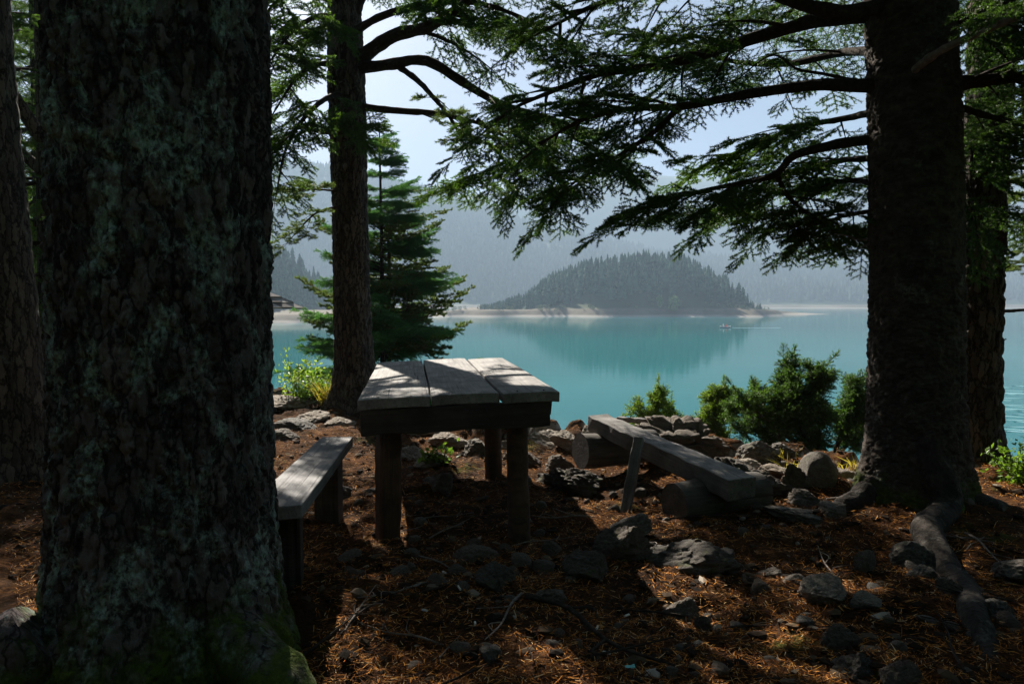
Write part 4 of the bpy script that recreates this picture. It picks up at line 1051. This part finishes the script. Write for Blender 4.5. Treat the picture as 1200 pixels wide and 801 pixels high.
juniper("juniper_bush", "dark spreading juniper bush leaning over the water left of the fir trunk", jb, [
    ([jb, P(930, 517, 6.1), P(895, 488, 6.1), P(870, 468, 6.15)], .035, 20, .30), ([jb, P(945, 505, 6.2), P(920, 455, 6.25), P(918, 432, 6.3)], .03, 22, .26),
    ([jb, P(958, 500, 6.0), P(952, 450, 6.0), P(962, 436, 6.0)], .03, 20, .26), ([jb, P(985, 510, 6.1), P(998, 470, 6.1), P(1004, 458, 6.15)], .03, 18, .28),
    ([jb, P(930, 520, 6.3), P(890, 512, 6.4), P(868, 500, 6.4)], .02, 14, .24), ([jb, P(985, 530, 6.2), P(1010, 505, 6.3), P(1018, 480, 6.3)], .02, 16, .26), ([jb, P(950, 525, 6.0), P(935, 490, 6.0), P(942, 470, 6.0)], .02, 14, .26)], NEEDLE_JUN, 5, 1.1, .06)
for px, tip, d, wd, lab, need, sd_ in ((770, 453, 7.4, 20, "small cone shaped bright green juniper behind the beam bench", NEEDLE_YEL, 6), (846, 456, 6.9, 14, "slim yellow green juniper left of the dark spreading juniper", NEEDLE_YEL, 7)):
    b0 = P(px, 535, d); b0[2] = min(b0[2], gz1(b0[0], d))
    juniper("juniper_bush", lab, b0, [([b0, P(px - wd * .3, 500, d), P(px, tip + 6, d)], .016, 26, .20), ([b0, P(px + wd * .7, 505, d + .1), P(px + wd * .8, 480, d + .1)], .012, 16, .16), ([b0, P(px - wd * .8, 508, d), P(px - wd, 482, d)], .012, 16, .16)], need, sd_, 1.05, .055)

def leafy(name, label, base, stems, mats, seed, leaf=.035, n=60, spread=.05, tips=None):
    t = thing(name, label, "shrub", base); r = np.random.default_rng(seed); W = MB(); N = MB()
    for pts, k in stems:
        p = resample(pts, 20); add_tube(W, p, np.linspace(.007, .002, 20), 5)
        u = r.uniform(.2, 1, k) ** .8 * 18.99; j = u.astype(int); q = p[j] + (p[j + 1] - p[j]) * (u - j)[:, None]
        q = q + r.normal(0, spread, q.shape); D = nrm(r.normal(size=q.shape) + (0, 0, .5)); S = nrm(np.cross(D, r.normal(size=q.shape))); U = np.cross(S, D)
        l = (leaf * r.uniform(.6, 1.25, k))[:, None]
        A, B, Cc, E = q, q + D * l * .5 + S * l * .27 + U * l * .07, q + D * l, q + D * l * .5 - S * l * .27 + U * l * .07
        V = np.stack([A, B, Cc, E], 1).reshape(-1, 3); N.add(V, np.arange(len(V)).reshape(-1, 4))
    world_child(W.build("stem", TWIG), t); world_child(N.build("leaves", mats, None, False), t); return t
sb = P(352, 480, 8.2)
r_ = np.random.default_rng(3)
leafy("willow_shrub", "tall thin pale leaved shrub at the lip of the bank left of the middle trunk", sb, [([sb, P(343, 450, 8.2), P(336, 412, 8.2)], 90), ([sb, P(350, 455, 8.2), P(350, 425, 8.2)], 80), ([sb, P(362, 455, 8.25), P(358, 420, 8.3)], 70), ([sb, P(340, 465, 8.2), P(332, 440, 8.2)], 50), ([sb, P(368, 450, 8.3), P(372, 428, 8.3)], 70)], LEAF, 8, .055, spread=.04)
sb2 = P(372, 487, 8.0)
leafy("low_shrub", "dense low yellow green shrub at the foot of the middle trunk", sb2, [([sb2, P(372 + r_.uniform(-30, 20), 462 + r_.uniform(-6, 10), 8.0 + r_.uniform(-.2, .2)), P(372 + r_.uniform(-34, 22), 448 + r_.uniform(-8, 20), 8 + r_.uniform(-.2, .2))], 130) for _ in range(14)], LEAF_DK, 9, .042, spread=.06)
sb3 = P(1192, 600, 4.3); sb3[2] = gz1(sb3[0], 4.3) - .02
leafy("low_shrub", "sunlit yellow green shrub at the right edge beside the rough trunk", sb3, [([sb3, P(1186 + r_.uniform(-10, 30), 574, 4.3 + r_.uniform(-.15, .15)), P(1184 + r_.uniform(-20, 50), 520 + r_.uniform(0, 50), 4.3 + r_.uniform(-.25, .25))], 120) for _ in range(26)], LEAF_DK, 10, .036, spread=.04)
sb4 = P(520, 548, 5.0)
leafy("low_shrub", "small green sprig growing in the shade under the table", sb4, [([(sb4[0], sb4[1], gz1(sb4[0], sb4[1])), P(505 + r_.uniform(-16, 30), 540, 5), P(505 + r_.uniform(-20, 34), 528 + r_.uniform(-6, 10), 5)], 26) for _ in range(7)], LEAF_DK, 11, .045, spread=.03)

def tuft(px, py, d, n, h, sp, label, mat, group=None):
    q = P(px, py, d); r = np.random.default_rng(int(px)); mb = MB(); V = []
    for k in range(n):
        b0 = np.array((r.normal(0, sp), r.normal(0, sp), -.03)); dr = np.array((r.normal(0, .35), r.normal(0, .35), 1.)); l = h * r.uniform(.5, 1.1)
        s = nrm(np.cross(dr, r.normal(size=3))) * .004; m1 = b0 + dr * l * .5; e = b0 + dr * l + np.array((dr[0], dr[1], -.25)) * l * .5
        V += [b0 - s, b0 + s, m1 + s * .8, m1 - s * .8, m1 - s * .8, m1 + s * .8, e, e]
    V = np.array(V).reshape(-1, 4, 3); Q = V[0::2].reshape(-1, 3); T = V[1::2][:, :3].reshape(-1, 3)
    mb.add(Q, np.arange(len(Q)).reshape(-1, 4)); mb.add(T, np.arange(len(T)).reshape(-1, 3))
    o = mb.build("grass_tuft", mat, None, False); o.location = (q[0], q[1], gz1(q[0], q[1])); return tag(o, label, "grass", group)
tuft(383, 482, 7.7, 90, .36, .04, "straw yellow grass tuft at the foot of the middle trunk", STRAW)
for px, py in ((915, 540), (935, 552), (1000, 560), (1020, 565)): 
    q = G(px, py); tuft(px, py, q[1], 40, .12, .06, "short dry grass tuft on the bank between the outcrop and the fir trunk", STRAW, "dry grass tufts on the bank")

# ------------------------------------------------------------------ hut, railing, boats
hx, hy = -6.45, 14.2
W2, D2, rh, ha = 2.5, 1.9, 1.25, R(22)
cx_, cy_ = P(358, 363, 12.4)[:2]
hx, hy = cx_ - (W2 * math.cos(ha) + D2 * math.sin(ha)), cy_ - (W2 * math.sin(ha) - D2 * math.cos(ha))
hut = thing("hut", "small wooden hut with a grey shingle roof by the lake, mostly behind the big trunk", "hut", (hx, hy, -1.6), None, (0, 0, ha))
er = P(358, 363, 12.4)[2] + 1.6
mb = MB(); mb.box((-.3, 0, er / 2 - .05), (2.6, 2.6, er - .1)); mb.build("wall", WOOD_BEAM, hut, False)
mb = MB()
nr = 13
for k in range(nr):                                # courses of shingles on the hipped roof
    f0, f1 = 1 - k / nr, 1 - (k + 1) / nr - .03
    z0, z1 = er + rh * k / nr + .035, er + rh * (k + 1) / nr + .05
    for sgx, sgy in ((0, -1), (0, 1), (1, 0), (-1, 0)):
        ns = max(3, int(26 * f0))
        for i in range(ns):
            a0, a1 = (-1 + 2 * i / ns), (-1 + 2 * (i + .93) / ns); jz = rng.uniform(0, .018)
            def pt(f, a_, z): return ((a_ * f * W2, sgy * f * D2, z) if sgy else (sgx * f * W2, a_ * f * D2, z))
            q = [pt(f0, a0, z0 + jz), pt(f0, a1, z0 + jz), pt(max(f1, 0), a1, z1 + jz), pt(max(f1, 0), a0, z1 + jz)]
            lo = [(x_, y_, z_ - .025) for x_, y_, z_ in q]
            mb.add(q + lo, [[0, 1, 2, 3], [7, 6, 5, 4], [0, 4, 5, 1], [1, 5, 6, 2], [2, 6, 7, 3], [3, 7, 4, 0]])
a = NT("shingle", .85, .2); rn = a.n("NewGeometry").outputs["Random Per Island"]
a.color(a.ramp(rn, [(0., (.10, .085, .075)), (.6, (.26, .23, .21)), (1., (.40, .36, .33))])); SHINGLE = a.m
mb.build("roof", SHINGLE, hut, False)
mb = MB(); mb.box((W2 * .5 - .75, -1.31, 1.1), (.7, .03, .6)); wf = mb.build("window", m_plain("shutter_wood", (.12, .09, .06)), hut, False)

rl = thing("railing", "low weathered wooden railing end on the bank behind the beam bench", "railing")
ra0, ra1 = P(722, 491, 6.6), P(788, 494, 6.6)
beam_obj("rail", ra0, ra1, .07, .045, WOOD_BEAM, rl)
pp = P(764, 489.5, 6.55); log_obj("post", pp, (pp[0], pp[1] + .0, gz1(pp[0], pp[1]) - .1), .026, .03, WOOD_LOG, rl)

def person_mesh(name, pts, edges, rad, mat, parent, loc):
    me = bpy.data.meshes.new(name); me.from_pydata(pts, edges, []); o = bpy.data.objects.new(name, me); C.objects.link(o); me.materials.append(mat)
    m = o.modifiers.new("skin", 'SKIN'); m.use_smooth_shade = True; o.modifiers.new("sub", 'SUBSURF').levels = 1
    o.modifiers["sub"].render_levels = 2
    sk = me.skin_vertices[0].data
    for i, r_i in enumerate(rad): sk[i].radius = (r_i, r_i)
    sk[0].use_root = True
    if parent is not None: o.parent = parent
    o.location = loc; return o
def boat(label, loc, rz, L, wd, mat, name="boat"):
    t = thing(name, label, "boat", loc, None, (0, 0, rz)); n, m_ = 25, 9; V = []; mb = MB()
    for i in range(n):
        x_ = -1 + 2 * i / (n - 1); w_ = wd / 2 * (1 - abs(x_) ** 2.6) ** .8 + .012; sheer = .30 + .16 * abs(x_) ** 2.2
        for j in range(m_):
            a_ = -1 + 2 * j / (m_ - 1); V.append((x_ * L / 2, w_ * math.copysign(abs(a_) ** .8, a_), sheer * abs(a_) ** 2.2 - .06 * (1 - abs(x_) ** 4)))
    Fs = [[i * m_ + j, i * m_ + j + 1, (i + 1) * m_ + j + 1, (i + 1) * m_ + j] for i in range(n - 1) for j in range(m_ - 1)]
    mb.add(V, Fs); h = mb.build("hull", mat, t); s = h.modifiers.new("solid", 'SOLIDIFY'); s.thickness = .03
    mb = MB()
    for x_ in (-.35, .25): mb.box((x_ * L / 2, 0, .2), (.2, wd * .8, .03))
    mb.build("thwart", WOOD_BEAM, t, False); return t
wb = P(850, 384.5, 160); wb[2] = WATER_Z + .03
BOAT_W = m_plain("white_boat_paint", (.75, .70, .66), .4); SKIN = m_plain("boat_skin", (.45, .26, .18)); SHIRT = m_plain("boat_red_shirt", (.35, .10, .08)); SHIRT2 = m_plain("boat_pale_shirt", (.55, .5, .5))
boat("small white rowing boat with two people far out before the island", wb, .12, 2.7, 1.15, BOAT_W, "rowing_boat")
def seated(loc, rz, shirt, label):
    pts = [(0, 0, 0), (-.02, 0, .28), (-.02, 0, .46), (0, 0, .56), (.02, 0, .68), (0, .19, .44), (.16, .22, .24), (.34, .16, .20), (0, -.19, .44), (.16, -.22, .24), (.34, -.16, .20), (.40, .1, .06), (.50, .1, -.26), (.40, -.1, .06), (.50, -.1, -.26)]
    ed = [(0, 1), (1, 2), (2, 3), (3, 4), (2, 5), (5, 6), (6, 7), (2, 8), (8, 9), (9, 10), (0, 11), (11, 12), (0, 13), (13, 14)]
    o = person_mesh("person", pts, ed, [.15, .13, .12, .055, .10, .065, .05, .04, .065, .05, .04, .085, .055, .085, .055], shirt, None, loc); o.rotation_euler.z = rz
    mb = MB(); V, Fx = ICO3; k = V[:, 2] > .12; 
    mb.add(V * (.108, .10, .112) + (.012, 0, .70), Fx[np.all(k[Fx], axis=1)]); mb.build("hair", m_plain("dark_hair", (.03, .022, .018)), o)
    return tag(o, label, "person")
seated((wb[0] - .45, wb[1] - .03, WATER_Z + .28), .12, SHIRT2, "person in a pale shirt seated at the left end of the rowing boat")
seated((wb[0] + .35, wb[1] + .03, WATER_Z + .28), 3.2, SHIRT, "person in a red shirt seated at the right end of the rowing boat")
kb = P(1150, 446, 54); kb[2] = WATER_Z + .02
boat("slim orange kayak on the lake, its bow showing past the rough trunk", kb, .05, 3.3, .62, m_plain("orange_hull", (.75, .22, .06), .35), "kayak")
# wakes: ruffled water, real little ridges on the lake surface
a = NT("wake_foam", .35, .4); a.color((.20, .38, .41)); FOAM = a.m
def wake(name, pts, w0, w1, label, k=1, amp=.05, mat=FOAM):
    q = resample(pts, 80); t_, u_, v_ = frames(q); side = nrm(np.cross(t_, (0, 0, 1.))); mb = MB(); cols = 7; wv = np.linspace(w0, w1, 80)
    V = []
    for j in range(cols):
        s = (j / (cols - 1) - .5); V.append(q + side * (s * wv)[:, None] + np.array((0, 0, 1.)) * ((.012 + amp * (1 - (2 * s) ** 2) * (.6 + .4 * np.sin(np.arange(80) * 1.9 + j))) * np.linspace(1, .3, 80))[:, None])
    V = np.stack(V, 1).reshape(-1, 3); i = np.arange(79)[:, None] * cols; j = np.arange(cols - 1)[None]
    mb.add(V, np.stack([i + j, i + j + 1, i + cols + j + 1, i + cols + j], -1).reshape(-1, 4)); return tag(mb.build(name, mat), label, "wake", None, "stuff")
wz = WATER_Z + .004
wake("boat_wake", [(wb[0] + 1.4, wb[1] - .1, wz), (wb[0] + 6, wb[1] - .3, wz), (wb[0] + 13, wb[1] + .5, wz)], .5, 1.1, "thin pale wake trailing right behind the rowing boat")
r_ = np.random.default_rng(8); V = []
mb = MB()
for k in range(70):                                # ripples fanning out behind the kayak
    px, py = r_.uniform(1150, 1290), r_.uniform(448, 512) ; c0 = G(px, py, WATER_Z); l = r_.uniform(.6, 2.6); an = r_.uniform(-.5, -.05)
    q = resample([c0, c0 + (l * .5, l * .5 * an + .15, 0), c0 + (l, l * an, 0)], 12); sd = nrm(np.cross(nrm(np.gradient(q, axis=0)), (0, 0, 1.))); wv = .07 * np.sin(np.linspace(.05, 3.09, 12))
    A = q + sd * wv[:, None] + (0, 0, .004); B = q + (0, 0, .03); D = q - sd * wv[:, None] + (0, 0, .004); VV = np.stack([A, B, D], 1).reshape(-1, 3)
    i = np.arange(11)[:, None] * 3; j = np.arange(2)[None]; mb.add(VV, np.stack([i + j, i + j + 1, i + 3 + j + 1, i + 3 + j], -1).reshape(-1, 4))
tag(mb.build("kayak_wake", FOAM), "pale ripples spreading over the water behind the orange kayak", "wake", None, "stuff")

# ------------------------------------------------------------------ forest floor: needles, twigs, litter
a = NT("fallen_needle", .85, .06); rn = a.n("NewGeometry").outputs["Random Per Island"]
a.color(a.ramp(rn, [(0., (.022, .010, .006)), (.5, (.11, .042, .013)), (.78, (.40, .145, .028)), (.92, (.58, .26, .05)), (1., (.6, .44, .25))])); FALLEN = a.m
def litter(n, y0, y1, L, wd, seed):
    r = np.random.default_rng(seed); y = y0 + (y1 - y0) * r.random(n) ** 1.3; x = r.uniform(-.82, .82, n) * y + .2
    k = np.hypot(x - bx, y - by) > .46; x, y = x[k], y[k]
    d_ = fbm(np.stack([x, y, 0 * x], -1) * 1.6, 3, 21) + .36 * r.random(len(x)) > .035; x, y = x[d_], y[d_]; m_ = len(x)
    z = gz(x, y) + .004 + r.uniform(0, .010, m_); a_ = r.uniform(0, 6.28, m_); el = r.normal(0, .22, m_)
    D = np.stack([np.cos(a_) * np.cos(el), np.sin(a_) * np.cos(el), np.sin(el)], -1); S = nrm(np.cross(D, (0, 0, 1.)) + r.normal(0, .35, (m_, 3)))
    l = (L * r.uniform(.5, 1.3, m_))[:, None]; c0 = np.stack([x, y, z], -1); b_ = S * l * r.uniform(-.12, .12, m_)[:, None]
    A, B, Cc = c0 - D * l / 2, c0 + b_, c0 + D * l / 2; s = S * wd / 2
    V = np.stack([A - s * .6, A + s * .6, B + s, B - s, B - s, B + s, Cc + s * .4, Cc - s * .4], 1).reshape(-1, 3)
    return V
mb = MB()
for V in (litter(80000, 1.7, 6.6, .038, .0030, 1), litter(26000, 1.7, 4.6, .055, .0036, 2)): 
    mb.add(V, np.arange(len(V)).reshape(-1, 4))
tag(mb.build("needle_litter", FALLEN, None, False), "carpet of fallen orange brown needles on the forest floor", "litter", kind="stuff")

# bark chips, clods and grit: one rough scatter
DEB = NT('debris', .95, .05); rn = DEB.n("NewGeometry").outputs["Random Per Island"]
DEB.color(DEB.ramp(rn, [(0., (.010, .008, .006)), (.6, (.035, .024, .017)), (.85, (.10, .07, .045)), (.97, (.22, .18, .14)), (1., (.34, .30, .25))])); DEB = DEB.m
r = np.random.default_rng(66); ICO1 = ico(1); n = 9000
y = 1.75 + 5.2 * r.random(n) ** 1.25; x = r.uniform(-.82, .82, n) * y + .2
k = (np.hypot(x - bx, y - by) > .42) & (fbm(np.stack([x, y, 0 * x], -1) * 2.1, 3, 31) + .4 * r.random(n) > .08); x, y = x[k], y[k]; n = len(x)
V0, F0 = ICO1; nv = len(V0); sz_ = .004 + .026 * r.random(n) ** 3.5
A = V0[None] * r.uniform(.6, 1.25, (n, nv, 1)) * np.stack([sz_ * r.uniform(.8, 2.0, n), sz_ * r.uniform(.6, 1.2, n), sz_ * r.uniform(.3, .85, n)], -1)[:, None]
aa = r.uniform(0, 6.28, n); ca, sa = np.cos(aa)[:, None], np.sin(aa)[:, None]
A = np.stack([A[..., 0] * ca - A[..., 1] * sa, A[..., 0] * sa + A[..., 1] * ca, A[..., 2]], -1) + np.stack([x, y, gz(x, y) + sz_ * .15], -1)[:, None]
mb = MB(); mb.add(A.reshape(-1, 3), (F0[None] + (np.arange(n) * nv)[:, None, None]).reshape(-1, 3))
tag(mb.build("forest_debris", DEB, None, False), "bark chips, grit and clods strewn over the forest floor", "debris", kind="stuff")
TWM = []
for i in range(4):
    r = np.random.default_rng(600 + i); mb = MB(); p = resample([(-.5, 0, 0), (-.2, r.normal(0, .04), .03), (.15, r.normal(0, .05), .01), (.5, r.normal(0, .05), .04)], 14); add_tube(mb, p, np.linspace(.014, .005, 14), 6, bump=.4)
    for u in (4, 8): add_tube(mb, resample([p[u], p[u] + (.12, r.normal(0, .1), .03), p[u] + (.22, r.normal(0, .16), .03)], 6), np.linspace(.007, .003, 6), 5)
    TWM.append(mb.mesh("twig", TWIG if i % 2 else PALE_TWIG))
r_ = np.random.default_rng(44)
for i in range(46):
    px, py = r_.uniform(380, 1190), r_.uniform(560, 795); q = G(px, py); o = bpy.data.objects.new("twig", TWM[i % 4]); C.objects.link(o)
    o.location = (q[0], q[1], gz1(q[0], q[1]) + .010); s = r_.uniform(.15, .45); o.scale = (s, s, s); o.rotation_euler = (0, r_.normal(0, .08), r_.uniform(0, 6.28))
    tag(o, "fallen dead twig lying among the needles", "twig", "fallen twigs on the forest floor")
o = bpy.data.objects.new("fallen_branch", TWM[1]); C.objects.link(o); q = G(690, 745); o.location = (q[0], q[1], gz1(q[0], q[1]) + .02); o.scale = (.75, .9, .9); o.rotation_euler.z = -.95
tag(o, "dark fallen branch lying in the table's shadow", "branch")
BUTT = m_plain("white_filter_paper", (.72, .68, .62)); mbm = []
mb = MB(); add_tube(mb, np.array([(-.014, 0, 0), (-.004, 0, 0), (.006, .001, 0), (.014, .002, 0)]), .0042, 8); bm_ = mb.mesh("cigarette_butt", BUTT)
for px, py in ((521, 676), (538, 701), (557, 738), (700, 736), (711, 770), (498, 722), (735, 715)):
    q = G(px, py); o = bpy.data.objects.new("cigarette_butt", bm_); C.objects.link(o); o.location = (q[0], q[1], gz1(q[0], q[1]) + .014); o.rotation_euler = (0, .15, r_.uniform(0, 6)); tag(o, "white cigarette end dropped among the needles", "cigarette end", "cigarette ends on the forest floor")
mb = MB(); V, Fq = grid(np.linspace(-.016, .016, 9), np.linspace(-.011, .011, 7), lambda x, y: .012 * fbm(np.stack([x * 60, y * 60, 0 * x], -1), 3)); mb.add(V, Fq)
o = mb.build("paper_scrap", m_plain("teal_paper", (.10, .45, .42))); q = G(738, 795); o.location = (q[0], q[1], gz1(q[0], q[1]) + .022); o.modifiers.new("solid", 'SOLIDIFY').thickness = .001
tag(o, "crumpled teal scrap of paper near the bottom edge", "scrap")
